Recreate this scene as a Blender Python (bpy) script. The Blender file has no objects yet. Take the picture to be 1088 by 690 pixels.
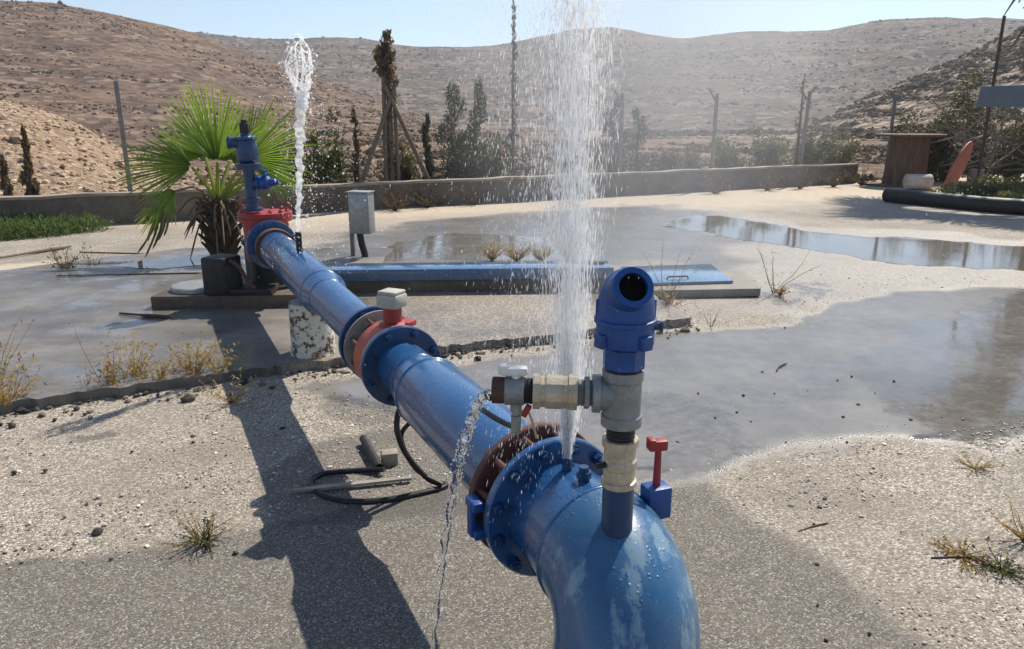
import bpy, bmesh, math, random
import numpy as np
from mathutils import Vector, Matrix

# ------------------------------------------------------------------ camera, world, sun, exposure
SC = bpy.context.scene
COL = SC.collection
H = 1.55                                   # eye height in metres
TH = math.atan(215.0 / 786.0)              # camera pitch
cd = bpy.data.cameras.new('camera')
cam = bpy.data.objects.new('camera', cd); COL.objects.link(cam)
cam.location = (0, 0, H); cam.rotation_euler = (math.radians(90) - TH, 0, 0)
cd.sensor_width = 36; cd.lens = 26.0; cd.clip_start = 0.05; cd.clip_end = 4000
SC.camera = cam

SUN_AZ, SUN_EL = math.radians(36), math.radians(49)
w = bpy.data.worlds.new('World'); SC.world = w; w.use_nodes = True
wn = w.node_tree.nodes; wl = w.node_tree.links; wn.clear()
wo = wn.new('ShaderNodeOutputWorld'); wb = wn.new('ShaderNodeBackground'); ws = wn.new('ShaderNodeTexSky')
ws.sky_type = 'NISHITA'; ws.sun_disc = False; ws.sun_elevation = SUN_EL; ws.sun_rotation = SUN_AZ
ws.altitude = 200; ws.air_density = 1.0; ws.dust_density = 0.15; ws.ozone_density = 3.0
wb.inputs['Strength'].default_value = 0.092
wl.new(ws.outputs[0], wb.inputs[0]); wl.new(wb.outputs[0], wo.inputs[0])
sd = bpy.data.lights.new('sun', 'SUN'); sd.energy = 5.0; sd.angle = math.radians(0.53); sd.color = (1.0, 0.925, 0.81)
sun = bpy.data.objects.new('sun', sd); COL.objects.link(sun)
S_DIR = Vector((math.sin(SUN_AZ) * math.cos(SUN_EL), math.cos(SUN_AZ) * math.cos(SUN_EL), math.sin(SUN_EL)))
sun.rotation_euler = S_DIR.to_track_quat('Z', 'Y').to_euler(); sun.location = S_DIR * 30
SC.view_settings.view_transform = 'Standard'; SC.view_settings.look = 'None'
SC.view_settings.gamma = 1.0; SC.view_settings.use_curve_mapping = False
SC.view_settings.exposure = 0.70
SC.cycles.max_bounces = 8; SC.cycles.transparent_max_bounces = 32
SC.cycles.use_denoising = True

random.seed(7); RNG = np.random.default_rng(7)
U = random.uniform

# ------------------------------------------------------------------ measuring helpers
ST, CT = math.sin(TH), math.cos(TH)
def ray(px, py):
    u, v = (px - 544) / 786.0, (py - 345) / 786.0
    return Vector((u, CT - v * ST, -ST - v * CT))
def gp(px, py, z=0.0):                     # the spot on the level z seen at that place of the photograph
    r = ray(px, py); t = (z - H) / r.z
    return Vector((r.x * t, r.y * t, z))
def pp(px, py, Y):                         # the spot at ground distance Y
    r = ray(px, py); t = Y / r.y
    return Vector((r.x * t, Y, H + r.z * t))

# ------------------------------------------------------------------ mesh helpers
def world_loc(o):
    v = Vector((0, 0, 0))
    while o is not None:
        v += o.location; o = o.parent
    return v
def tag(o, label=None, cat=None, group=None, kind=None):
    if label: o['label'] = label
    if cat: o['category'] = cat
    if group: o['group'] = group
    if kind: o['kind'] = kind
    return o
def thing(name, loc, label, cat, group=None):
    o = bpy.data.objects.new(name, None); COL.objects.link(o); o.location = loc
    o.empty_display_size = 0.1
    return tag(o, label, cat, group)
def link(name, me, mat, parent=None, origin=None):
    o = bpy.data.objects.new(name, me); COL.objects.link(o)
    if mat is not None: me.materials.append(mat)
    off = world_loc(parent) if parent is not None else (Vector(origin) if origin is not None else Vector((0, 0, 0)))
    if off.length > 0: me.transform(Matrix.Translation(-off))
    if parent is not None: o.parent = parent
    elif origin is not None: o.location = origin
    return o
def np_mesh(name, v, f, mat, parent=None, smooth=False, origin=None):
    v = np.asarray(v, dtype=np.float32); f = np.asarray(f, dtype=np.int32)
    me = bpy.data.meshes.new(name)
    k = f.shape[1]
    me.vertices.add(len(v)); me.vertices.foreach_set('co', v.ravel())
    me.loops.add(f.size); me.loops.foreach_set('vertex_index', f.ravel())
    me.polygons.add(len(f)); me.polygons.foreach_set('loop_start', np.arange(0, f.size, k, dtype=np.int32))
    me.update(calc_edges=True); me.validate()
    me.polygons.foreach_set('use_smooth', np.full(len(me.polygons), smooth)); me.update()
    return link(name, me, mat, parent, origin)

def basis(d):
    d = Vector(d).normalized()
    a = Vector((0, 0, 1)) if abs(d.z) < 0.9 else Vector((1, 0, 0))
    x = a.cross(d).normalized(); y = d.cross(x)
    return x, y, d

class MB:
    def __init__(s): s.v = []; s.f = []
    def add(s, vs, fs):
        b = len(s.v); s.v += [tuple(p) for p in vs]; s.f += [tuple(i + b for i in f) for f in fs]; return s
    def box(s, c, size, rot=None, bev=0.0):
        bm = bmesh.new(); bmesh.ops.create_cube(bm, size=1.0)
        bmesh.ops.scale(bm, vec=Vector(size), verts=bm.verts)
        if bev > 0: bmesh.ops.bevel(bm, geom=list(bm.edges), offset=bev, segments=2, affect='EDGES', profile=0.5)
        M = Matrix.Translation(Vector(c)) @ (rot.to_4x4() if rot is not None else Matrix())
        bm.verts.ensure_lookup_table(); bm.verts.index_update()
        s.add([M @ q.co for q in bm.verts], [[q.index for q in f.verts] for f in bm.faces]); bm.free(); return s
    def lathe(s, o, d, prof, n=32, squash=None):
        x, y, d = basis(d); o = Vector(o); vs = []; fs = []
        for a, r in prof:
            for i in range(n):
                t = 2 * math.pi * (i + .5) / n
                vs.append(o + d * a + (x * math.cos(t) + y * math.sin(t)) * max(r, 1e-4))
        m = len(prof)
        for j in range(m - 1):
            for i in range(n):
                fs.append((j * n + i, j * n + (i + 1) % n, (j + 1) * n + (i + 1) % n, (j + 1) * n + i))
        if prof[0][1] > 2e-4: fs.append(tuple(range(n))[::-1])
        if prof[-1][1] > 2e-4: fs.append(tuple((m - 1) * n + i for i in range(n)))
        return s.add(vs, fs)
    def cyl(s, a, b, r, n=24, r2=None):
        a, b = Vector(a), Vector(b); r2 = r if r2 is None else r2
        return s.lathe(a, b - a, [(0, r), ((b - a).length, r2)], n)
    def tube(s, pts, rad, n=10):
        pts = [Vector(p) for p in pts]; m = len(pts)
        if not hasattr(rad, '__len__'): rad = [rad] * m
        vs = []; fs = []; px = None
        for j, p in enumerate(pts):
            t = (pts[min(j + 1, m - 1)] - pts[max(j - 1, 0)]).normalized()
            if px is None: px, _, _ = basis(t)
            px = (px - t * px.dot(t)).normalized(); py = t.cross(px)
            for i in range(n):
                a = 2 * math.pi * i / n
                vs.append(p + (px * math.cos(a) + py * math.sin(a)) * rad[j])
        for j in range(m - 1):
            for i in range(n):
                fs.append((j * n + i, j * n + (i + 1) % n, (j + 1) * n + (i + 1) % n, (j + 1) * n + i))
        fs.append(tuple(range(n))[::-1]); fs.append(tuple((m - 1) * n + i for i in range(n)))
        return s.add(vs, fs)
    def prism(s, poly, z0, z1):
        n = len(poly)
        vs = [(p[0], p[1], z0) for p in poly] + [(p[0], p[1], z1) for p in poly]
        fs = [tuple(range(n))[::-1], tuple(range(n, 2 * n))] + [(i, (i + 1) % n, n + (i + 1) % n, n + i) for i in range(n)]
        return s.add(vs, fs)
    def build(s, name, mat, parent=None, origin=None, sharp=35, bevel=0):
        me = bpy.data.meshes.new(name); me.from_pydata(s.v, [], s.f); me.update()
        bm = bmesh.new(); bm.from_mesh(me)
        bmesh.ops.recalc_face_normals(bm, faces=bm.faces)
        if bevel > 0:
            es = [e for e in bm.edges if len(e.link_faces) == 2 and e.calc_face_angle(0) > math.radians(40)]
            bmesh.ops.bevel(bm, geom=es, offset=bevel, segments=2, affect='EDGES', profile=0.6, clamp_overlap=True)
        for f in bm.faces: f.smooth = True
        for e in bm.edges:
            if len(e.link_faces) == 2 and e.calc_face_angle(0) > math.radians(sharp): e.smooth = False
        bm.to_mesh(me); bm.free()
        return link(name, me, mat, parent, origin)

def smooth_path(pts, k=8):
    pts = [Vector(p) for p in pts]; out = []
    P_ = [pts[0] * 2 - pts[1]] + pts + [pts[-1] * 2 - pts[-2]]
    for i in range(1, len(P_) - 2):
        a, b, c, d = P_[i - 1], P_[i], P_[i + 1], P_[i + 2]
        for j in range(k):
            t = j / k
            out.append(0.5 * ((2 * b) + (c - a) * t + (2 * a - 5 * b + 4 * c - d) * t * t + (3 * b - a - 3 * c + d) * t ** 3))
    out.append(pts[-1]); return out

# numpy value noise
def vnoise(x, y, seed=0):
    xi = np.floor(x).astype(np.int64); yi = np.floor(y).astype(np.int64); fx = x - xi; fy = y - yi
    fx = fx * fx * (3 - 2 * fx); fy = fy * fy * (3 - 2 * fy)
    def h(a, b):
        n = (a * 374761393 + b * 668265263 + seed * 1442695041) & 0xffffffff
        n = ((n ^ (n >> 13)) * 1274126177) & 0xffffffff
        return ((n ^ (n >> 16)) & 0xffff) / 65535.0
    return (h(xi, yi) * (1 - fx) + h(xi + 1, yi) * fx) * (1 - fy) + (h(xi, yi + 1) * (1 - fx) + h(xi + 1, yi + 1) * fx) * fy
def fbm(x, y, o=4, seed=0):
    a = 0.5; s = np.zeros_like(x); 
    for i in range(o):
        s += a * (vnoise(x, y, seed + i * 17) - 0.5); x = x * 2.03 + 5.1; y = y * 2.03 + 3.7; a *= 0.5
    return s * 2
def sdist(X, Y, poly):                     # > 0 inside the polygon
    d = np.full(X.shape, 1e9); ins = np.zeros(X.shape, bool); n = len(poly)
    for i in range(n):
        ax, ay = poly[i][0], poly[i][1]; bx, by = poly[(i + 1) % n][0], poly[(i + 1) % n][1]
        ex, ey = bx - ax, by - ay; L = ex * ex + ey * ey + 1e-12
        t = np.clip(((X - ax) * ex + (Y - ay) * ey) / L, 0, 1)
        d = np.minimum(d, np.hypot(X - ax - t * ex, Y - ay - t * ey))
        c = ((ay > Y) != (by > Y)) & (X < (bx - ax) * (Y - ay) / (by - ay + 1e-12) + ax)
        ins ^= c
    return np.where(ins, d, -d)
def sstep(x, a, b):
    t = np.clip((x - a) / (b - a), 0, 1); return t * t * (3 - 2 * t)

# ------------------------------------------------------------------ materials
class NT:
    def __init__(s, name):
        s.m = bpy.data.materials.new(name); s.m.use_nodes = True
        s.n = s.m.node_tree.nodes; s.l = s.m.node_tree.links; s.n.clear()
        s.out = s.n.new('ShaderNodeOutputMaterial'); s.co = None
    def new(s, t, **k):
        x = s.n.new(t)
        for a, b in k.items(): setattr(x, a, b)
        return x
    def put(s, sock, v):
        if hasattr(v, 'is_linked') or isinstance(v, bpy.types.NodeSocket): s.l.new(v, sock)
        else:
            if isinstance(v, (tuple, list)) and len(v) == 3 and sock.type == 'RGBA': v = (*v, 1)
            sock.default_value = v
    def coord(s):
        if s.co is None: s.co = s.new('ShaderNodeTexCoord')
        return s.co.outputs['Object']
    def geo(s): return s.new('ShaderNodeNewGeometry')
    def vec(s, scale=(1, 1, 1), src=None):
        mp = s.new('ShaderNodeMapping'); s.put(mp.inputs[0], src or s.coord()); mp.inputs['Scale'].default_value = scale; return mp.outputs[0]
    def noise(s, scale=5, det=4, rough=.55, v=None, out=0, dist=0):
        x = s.new('ShaderNodeTexNoise'); s.put(x.inputs['Vector'], v or s.coord())
        x.inputs['Scale'].default_value = scale; x.inputs['Detail'].default_value = det; x.inputs['Roughness'].default_value = rough
        x.inputs['Distortion'].default_value = dist
        return x.outputs[out]
    def voro(s, scale=5, feat='F1', v=None, out='Distance', rnd=1):
        x = s.new('ShaderNodeTexVoronoi', feature=feat); s.put(x.inputs['Vector'], v or s.coord()); x.inputs['Scale'].default_value = scale
        x.inputs['Randomness'].default_value = rnd
        return x.outputs[out]
    def ramp(s, fac, stops):
        x = s.new('ShaderNodeValToRGB'); s.put(x.inputs[0], fac); e = x.color_ramp.elements
        while len(e) < len(stops): e.new(0.5)
        for q, (p, c) in zip(e, stops):
            q.position = p; q.color = (c, c, c, 1) if not hasattr(c, '__len__') else (*c, 1)
        return x.outputs[0]
    def mix(s, f, a, b, mode='MIX'):
        x = s.new('ShaderNodeMix', data_type='RGBA', blend_type=mode)
        s.put(x.inputs[0], f); s.put(x.inputs[6], a); s.put(x.inputs[7], b); return x.outputs[2]
    def math(s, op, a, b=0.0, clamp=False):
        x = s.new('ShaderNodeMath', operation=op, use_clamp=clamp); s.put(x.inputs[0], a); s.put(x.inputs[1], b); return x.outputs[0]
    def rng(s, x, a, b, c=0.0, d=1.0):
        q = s.new('ShaderNodeMapRange'); s.put(q.inputs[0], x)
        for i, val in zip((1, 2, 3, 4), (a, b, c, d)): s.put(q.inputs[i], val)
        return q.outputs[0]
    def attr(s, name):
        x = s.new('ShaderNodeAttribute', attribute_name=name); return x.outputs['Fac']
    def bump(s, h, strength=.3, dist=.01, normal=None):
        x = s.new('ShaderNodeBump'); s.put(x.inputs['Height'], h); s.put(x.inputs['Strength'], strength); x.inputs['Distance'].default_value = dist
        if normal is not None: s.put(x.inputs['Normal'], normal)
        return x.outputs[0]
    def bsdf(s, col, rough=.5, metal=0.0, normal=None, spec=.5, trans=0.0, ior=1.45, coat=0.0, sub=0.0):
        b = s.new('ShaderNodeBsdfPrincipled')
        s.put(b.inputs['Base Color'], col); s.put(b.inputs['Roughness'], rough); s.put(b.inputs['Metallic'], metal)
        s.put(b.inputs['Specular IOR Level'], spec); s.put(b.inputs['Transmission Weight'], trans); s.put(b.inputs['IOR'], ior)
        s.put(b.inputs['Coat Weight'], coat); b.inputs['Coat Roughness'].default_value = .12
        if normal is not None: s.put(b.inputs['Normal'], normal)
        s.l.new(b.outputs[0], s.out.inputs[0]); return b

def m_paint(name, col, col2, dirt, rough=.35, scale=6, chip=.64, metal=0.0, bump=.15, spec=.5, streak=None, coat=0.0):
    t = NT(name)
    big = t.noise(scale, 5, .6); fine = t.noise(scale * 9, 6, .7)
    c = t.mix(t.rng(big, .35, .68), col, col2)
    c = t.mix(t.math('MULTIPLY', t.rng(fine, .42, .75), .35), c, dirt)
    ch = t.math('ADD', t.math('MULTIPLY', big, .45), t.math('MULTIPLY', t.noise(scale * 4.3, 8, .75), .55))
    chm = t.rng(ch, chip, chip + .03)
    c = t.mix(chm, c, dirt)
    if streak is not None:
        s1 = t.rng(t.noise(scale * 2.2, 7, .7, v=t.vec((1.3, .7, .35))),   .545, .61)
        c = t.mix(t.math('MULTIPLY', s1, .8), c, streak)
    drip = t.rng(t.noise(scale * 7, 5, .7, v=t.vec((1, 1, .12))), .52, .70)
    c = t.mix(t.math('MULTIPLY', drip, .26), c, dirt)
    lime = t.rng(t.noise(scale * 22, 4, .75), .66, .72)
    c = t.mix(t.math('MULTIPLY', lime, .16), c, (.42, .44, .44))
    r = t.math('ADD', t.math('MULTIPLY', fine, .35), rough - .14)
    r = t.math('ADD', r, t.math('MULTIPLY', drip, .12))
    r = t.math('ADD', r, t.math('MULTIPLY', chm, .25), True)
    n = t.bump(t.math('SUBTRACT', t.noise(scale * 16, 5, .65), t.math('MULTIPLY', chm, .5)), bump, .004)
    if coat > .4:                          # beads of water standing on the wet paint
        dm_ = t.math('MULTIPLY', t.rng(t.voro(70), .16, .30, 1, 0), t.rng(t.noise(9, 3), .46, .60))
        n = t.bump(dm_, .55, .003, n)
    t.bsdf(c, r, metal, n, spec, coat=coat); return t.m
def m_plain(name, a, b, rough=.7, scale=8, bump=.3, dist=.006, metal=0., stretch=(1, 1, 1), spec=.4):
    t = NT(name); v = t.vec(stretch)
    n1 = t.noise(scale, 6, .65, v); n2 = t.noise(scale * 7, 5, .7, v)
    f = t.math('ADD', t.math('MULTIPLY', n1, .6), t.math('MULTIPLY', n2, .4))
    c = t.mix(t.rng(f, .36, .64), a, b)
    t.bsdf(c, t.math('ADD', t.math('MULTIPLY', n2, .3), rough - .15, True), metal, t.bump(f, bump, dist), spec); return t.m
def m_leaf(name, a, b, rough=.5, trans=.35, scale=14):
    t = NT(name)
    oi = t.geo().outputs['Random Per Island']
    f = t.math('ADD', t.math('MULTIPLY', oi, .6), t.math('MULTIPLY', t.noise(scale, 3), .4))
    c = t.mix(t.rng(f, .2, .75), a, b)
    p = t.bsdf(c, rough, 0, None, .35)
    tr = t.new('ShaderNodeBsdfTranslucent'); t.put(tr.inputs[0], t.mix(.5, c, (b[0] * 1.7, b[1] * 1.7, b[2] * 1.1), 'MIX'))
    mx = t.new('ShaderNodeMixShader'); mx.inputs[0].default_value = trans
    t.l.new(p.outputs[0], mx.inputs[1]); t.l.new(tr.outputs[0], mx.inputs[2]); t.l.new(mx.outputs[0], t.out.inputs[0]); return t.m

BLUE = m_paint('blue_pipe_paint', (.008, .062, .185), (.016, .094, .245), (.035, .055, .085), .24, 5, .66, bump=.08, coat=.5)
BLUE_DEEP = m_paint('deep_blue_paint', (.005, .036, .105), (.009, .053, .145), (.022, .032, .05), .30, 9, .64, coat=.2)
BLUE_ELBOW = m_paint('worn_blue_paint', (.010, .078, .190), (.020, .115, .245), (.08, .12, .15), .30, 4, .68, streak=(.17, .27, .34), bump=.07, coat=.6)
BLUE_CAST = m_paint('cast_blue_paint', (.005, .054, .225), (.009, .074, .285), (.015, .024, .06), .32, 12, .72, bump=.3)
RED = m_paint('red_paint', (.27, .020, .022), (.35, .036, .034), (.13, .03, .025), .42, 10, .62)
RUST_FL = m_paint('rusty_flange_steel', (.085, .030, .022), (.13, .055, .035), (.03, .03, .04), .7, 16, .6, bump=.4)
GREY_STEEL = m_plain('galvanised_steel', (.26, .27, .27), (.42, .42, .40), .42, 18, .25, .003, .6)
TEE = m_plain('grey_cast_fitting', (.17, .18, .18), (.33, .34, .33), .5, 22, .4, .004, .45)
BRASS = m_plain('weathered_brass', (.36, .29, .19), (.60, .54, .42), .42, 30, .35, .003, .35)
BLACK = m_plain('black_fitting', (.012, .012, .013), (.03, .028, .027), .5, 30, .3, .003)
HOSE = m_plain('black_rubber', (.010, .010, .011), (.022, .021, .020), .42, 25, .2, .002)
WHITE_CAP = m_plain('white_plastic', (.62, .62, .58), (.78, .77, .73), .5, 40, .2, .002)
GREY_PLASTIC = m_plain('grey_beige_plastic', (.30, .29, .26), (.44, .42, .37), .55, 14, .25, .004)
CONC = m_plain('weathered_concrete', (.075, .061, .047), (.175, .145, .113), .85, 2.4, .5, .012)
CONC_CAP = m_plain('pale_concrete', (.20, .165, .13), (.33, .28, .22), .85, 4, .5, .012)
CONC_WET = m_plain('damp_concrete', (.060, .046, .034), (.15, .115, .085), .5, 5, .5, .01)
WOOD = m_plain('weathered_wood', (.075, .045, .03), (.21, .14, .09), .8, 7, .6, .01, 0, (3, 3, .35))
STAKE = m_plain('grey_timber', (.085, .064, .048), (.19, .15, .115), .8, 9, .5, .006, 0, (4, 4, .5))
RUSTY = m_plain('rusty_red_steel', (.30, .085, .055), (.42, .155, .11), .7, 5, .3, .006)
RUST_DARK = m_plain('dark_rusty_steel', (.055, .030, .022), (.12, .06, .04), .75, 12, .3, .004)
SLATE = m_plain('blue_grey_sheet', (.10, .125, .155), (.15, .175, .205), .5, 2.5, .1, .004)
POST = m_plain('grey_post', (.15, .135, .12), (.26, .235, .21), .75, 10, .3, .004)
TRUNK = m_plain('palm_trunk_fibre', (.035, .022, .014), (.12, .075, .045), .9, 14, .8, .02, 0, (1, 1, 2.5))
BARK = m_plain('dry_bark', (.07, .05, .037), (.18, .135, .10), .9, 16, .7, .01, 0, (2, 2, .6))
STONE = m_plain('pale_stone', (.34, .29, .23), (.56, .50, .42), .85, 9, .5, .01)
CLOD = m_plain('dark_clod', (.022, .018, .014), (.06, .048, .037), .8, 30, .5, .004)
L_PALM = m_leaf('palm_leaf', (.060, .145, .018), (.22, .31, .045), .40, .5)
L_YEL = m_leaf('yellow_palm_leaf', (.16, .22, .03), (.30, .33, .06), .5, .45)
L_DEAD = m_leaf('dead_palm_leaf', (.14, .095, .055), (.26, .19, .12), .8, .25)
L_CYP = m_leaf('cypress_foliage', (.045, .055, .034), (.10, .11, .07), .7, .2)
L_OLIVE = m_leaf('olive_foliage', (.045, .060, .022), (.12, .125, .05), .65, .3)
L_BUSH = m_leaf('dark_bush_foliage', (.032, .036, .016), (.095, .085, .042), .65, .25)
L_BROWN = m_leaf('brown_dry_foliage', (.075, .050, .032), (.17, .12, .075), .8, .25)
L_DRY = m_leaf('straw_weed', (.24, .165, .07), (.46, .34, .16), .8, .35)
L_GOLD = m_leaf('golden_weed', (.22, .14, .05), (.40, .285, .12), .75, .4)
L_RED = m_leaf('reddish_stem', (.14, .06, .045), (.25, .125, .09), .8, .2)
L_GRASS = m_leaf('green_weed', (.035, .075, .018), (.11, .15, .045), .6, .35)

# ------------------------------------------------------------------ the yard ground
def pg(l, z=0.0): return [gp(a, b, z) for a, b in l]
SLAB = [(-7.5, 1.75), (-2.82, 3.80), (-2.03, 4.20), (-1.42, 4.48), (-.42, 4.90), (1.43, 5.66), (1.28, 6.30), (1.26, 6.62), (-1.42, 6.62),
        (-1.45, 9.05), (-4.0, 9.0), (-5.3, 7.65), (-7.5, 6.2)]
ASPH = [(-6, 1.2), (-1.84, 2.33), (-1.01, 2.58), (-.30, 2.96), (.30, 3.2), (.818, 3.067), (1.309, 1.915), (2.0, .30), (2.6, -3.2), (-6, -3.2)]
WETZ = [gp(735, 505), gp(835, 489), gp(1000, 465), gp(1120, 450), gp(1250, 440), gp(1300, 330), gp(1080, 306), gp(960, 306), gp(880, 322),
        gp(840, 345), gp(740, 352), Vector((1.1, 5.4, 0)), Vector((-.42, 4.75, 0)), Vector((-1.3, 4.2, 0)), gp(560, 470), gp(640, 520)]
PUD = [[gp(705, 232), gp(765, 228), gp(830, 240), gp(920, 250), gp(1000, 255), gp(1130, 262), gp(1180, 292), gp(1080, 290), gp(1000, 287),
        gp(940, 281), gp(890, 270), gp(850, 264), gp(800, 256), gp(740, 248), gp(710, 242)],
       [gp(905, 380), gp(950, 345), gp(1030, 318), gp(1100, 306), gp(1250, 320), gp(1250, 440), gp(1110, 470), gp(1050, 485), gp(1010, 462), gp(930, 440)],
       [gp(705, 425), gp(760, 398), gp(850, 378), gp(930, 385), gp(930, 420), gp(850, 450), gp(760, 462)],
       [gp(395, 262), gp(470, 246), gp(560, 248), gp(640, 262), gp(640, 277), gp(400, 277)],
       [gp(780, 310), gp(850, 296), gp(930, 300), gp(900, 318), gp(830, 326)]]
xs = np.concatenate([np.arange(-60, -10, 2.0), np.arange(-10, 15, .05), np.arange(15, 60, 2.0)])
ys = [-8.0, -4, -2, -1, 0, .4]
while ys[-1] < 24: ys.append(ys[-1] + max(.03, ys[-1] * .011))
ys = np.array(ys + [28, 34, 42, 60])
GX, GY = np.meshgrid(xs, ys); nx, ny = len(xs), len(ys)
X, Y = GX.ravel(), GY.ravel()
n1 = fbm(X * 1.3, Y * 1.3, 4, 3); n2 = fbm(X * 5, Y * 5, 3, 9); n3 = fbm(X * .35, Y * .35, 3, 21)
asph = sstep(sdist(X, Y, ASPH) + n2 * .05 + n1 * .04, -.03, .03)
wetz = sstep(sdist(X, Y, WETZ) + n1 * .22 + n2 * .08, -.16, .20)
DAMP = [gp(395, 282), gp(330, 264), gp(420, 240), gp(560, 226), gp(660, 218), gp(740, 222), gp(780, 250), gp(770, 283), gp(640, 284)]
wetz = np.maximum(wetz, .9 * sstep(sdist(X, Y, DAMP) + n1 * .9 + n2 * .2, -.5, .8))
pud = np.zeros_like(X)
for i, p in enumerate(PUD):
    sc_ = 1.0 if i in (0, 3) else .7
    pud = np.maximum(pud, sstep(sdist(X, Y, p) + (n1 * .38 + n2 * .14) * sc_, -.05, .16) * (.86, .58, .46, .58, .5)[i])
slab = sstep(sdist(X, Y, SLAB), -.05, .05)
dry = sstep(Y + n1 * .9 + n3 * 2 - (12.6 + .30 * X), -1.0, 1.4)            # sun bleached yard beyond the puddle
dry = np.maximum(dry, sstep(sdist(X, Y, [gp(-60, 300), gp(105, 294), gp(128, 283), gp(60, 278), gp(-60, 285)]) + n1 * .3, -.1, .2))
wet = np.maximum(wetz * 1.0, sstep(sdist(X, Y, [gp(395, 282), gp(330, 262), gp(420, 236), gp(560, 222), gp(720, 215), gp(860, 236), gp(1150, 256), gp(1250, 330), gp(900, 325), gp(700, 330)]) + n1 * .6, -.2, .7) * .8)
wet = np.maximum(wet, .62 * sstep(sdist(X, Y, [gp(730, 340), gp(770, 300), gp(900, 288), gp(1200, 292), gp(1200, 330), gp(900, 330)]) + n1 * .5, -.2, .4))
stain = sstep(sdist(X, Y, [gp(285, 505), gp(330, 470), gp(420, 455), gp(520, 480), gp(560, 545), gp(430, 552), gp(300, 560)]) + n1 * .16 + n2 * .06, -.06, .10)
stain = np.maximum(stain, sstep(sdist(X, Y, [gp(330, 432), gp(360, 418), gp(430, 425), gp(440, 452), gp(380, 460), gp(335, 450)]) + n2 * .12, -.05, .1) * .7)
stain = np.maximum(stain, sstep(sdist(X, Y, [gp(60, 466), gp(120, 455), gp(128, 462), gp(80, 474)]) + n2 * .06, -.02, .06))
stain = np.maximum(stain, sstep(sdist(X, Y, [gp(560, 640), gp(620, 560), gp(640, 640), gp(600, 700)]) + n2 * .1, -.05, .15) * .5)
sdA = sdist(X, Y, ASPH) + n2 * .04 + n1 * .03
seam = (1 - sstep(np.abs(sdA + .01), .008, .035)) * sstep(vnoise(X * 2.1, Y * 2.1, 5), .25, .6)
sl = [gp(728, 504), gp(835, 488), gp(1000, 464), gp(1000, 462), gp(835, 486), gp(728, 502)]
seam = np.maximum(seam, (1 - sstep(np.abs(sdist(X, Y, sl) + n2 * .03), .006, .03)) * sstep(vnoise(X * 2.3, Y * 2.3, 8), .3, .6))
stain = np.maximum(stain, seam * .85)
stain = np.maximum(stain, sstep(n3 + n1 * .6, .16, .46) * .42 * (1 - asph) * (Y < 7))
Z = n1 * .008 + n3 * .012
Z *= (1 - np.clip(np.maximum(pud, slab), 0, 1)); Z -= pud * .004
Z = np.where((np.abs(X) > 13) | (Y > 26), Z - .02, Z)
idx = np.arange(nx * ny).reshape(ny, nx)
F = np.stack([idx[:-1, :-1], idx[:-1, 1:], idx[1:, 1:], idx[1:, :-1]], -1).reshape(-1, 4)
behind = (Y - (10.95 + .5335 * (X + 7.6)) > .45) & (X < 9.0)          # the slope takes over behind the wall
F = F[~behind[F].all(1)]

t = NT('yard_surface')
A = {k: t.attr(k) for k in ('asph', 'wet', 'pud', 'dry', 'stain', 'wetz')}
pos = t.geo().outputs['Position']
fine = t.noise(60, 5, .7, pos); mid = t.noise(7, 6, .65, pos); big = t.noise(1.1, 5, .6, pos)
# pale exposed aggregate
vc = t.new('ShaderNodeTexVoronoi', feature='F1'); t.put(vc.inputs['Vector'], pos); vc.inputs['Scale'].default_value = 125
vd = t.new('ShaderNodeTexVoronoi', feature='F1'); t.put(vd.inputs['Vector'], pos); vd.inputs['Scale'].default_value = 210
sep = t.new('ShaderNodeSeparateColor'); t.l.new(vc.outputs['Color'], sep.inputs[0])
sep2 = t.new('ShaderNodeSeparateColor'); t.l.new(vd.outputs['Color'], sep2.inputs[0])
stone = t.ramp(sep.outputs[0], [(0, (.10, .084, .066)), (.3, (.24, .208, .165)), (.7, (.37, .33, .275)), (1, (.64, .60, .53))])
gap = t.rng(vc.outputs['Distance'], .40, .80)
grav = t.mix(t.math('MULTIPLY', gap, .75), stone, (.17, .14, .105))
grav = t.mix(t.rng(mid, .45, .75, 0, .45), grav, (.235, .198, .152))
grav = t.mix(t.rng(big, .45, .66, 0, .6), grav, (.17, .145, .115))
# worn asphalt
aspc = t.ramp(sep2.outputs[0], [(0, (.055, .050, .043)), (.5, (.115, .104, .088)), (.85, (.19, .172, .146)), (1, (.38, .35, .30))])
aspc = t.mix(t.rng(mid, .4, .75, 0, .45), aspc, (.15, .128, .10))
# smooth old asphalt under the water
wz = t.mix(t.rng(mid, .35, .7), (.215, .20, .178), (.29, .27, .238))
wz = t.mix(t.rng(sep2.outputs[0], .8, 1.0, 0, .45), wz, (.30, .28, .24))
wz = t.mix(t.rng(big, .44, .62, 0, .42), wz, (.105, .096, .082))
wz = t.mix(t.rng(t.noise(3.2, 8, .75, pos), .52, .64, 0, .30), wz, (.33, .305, .265))
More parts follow.
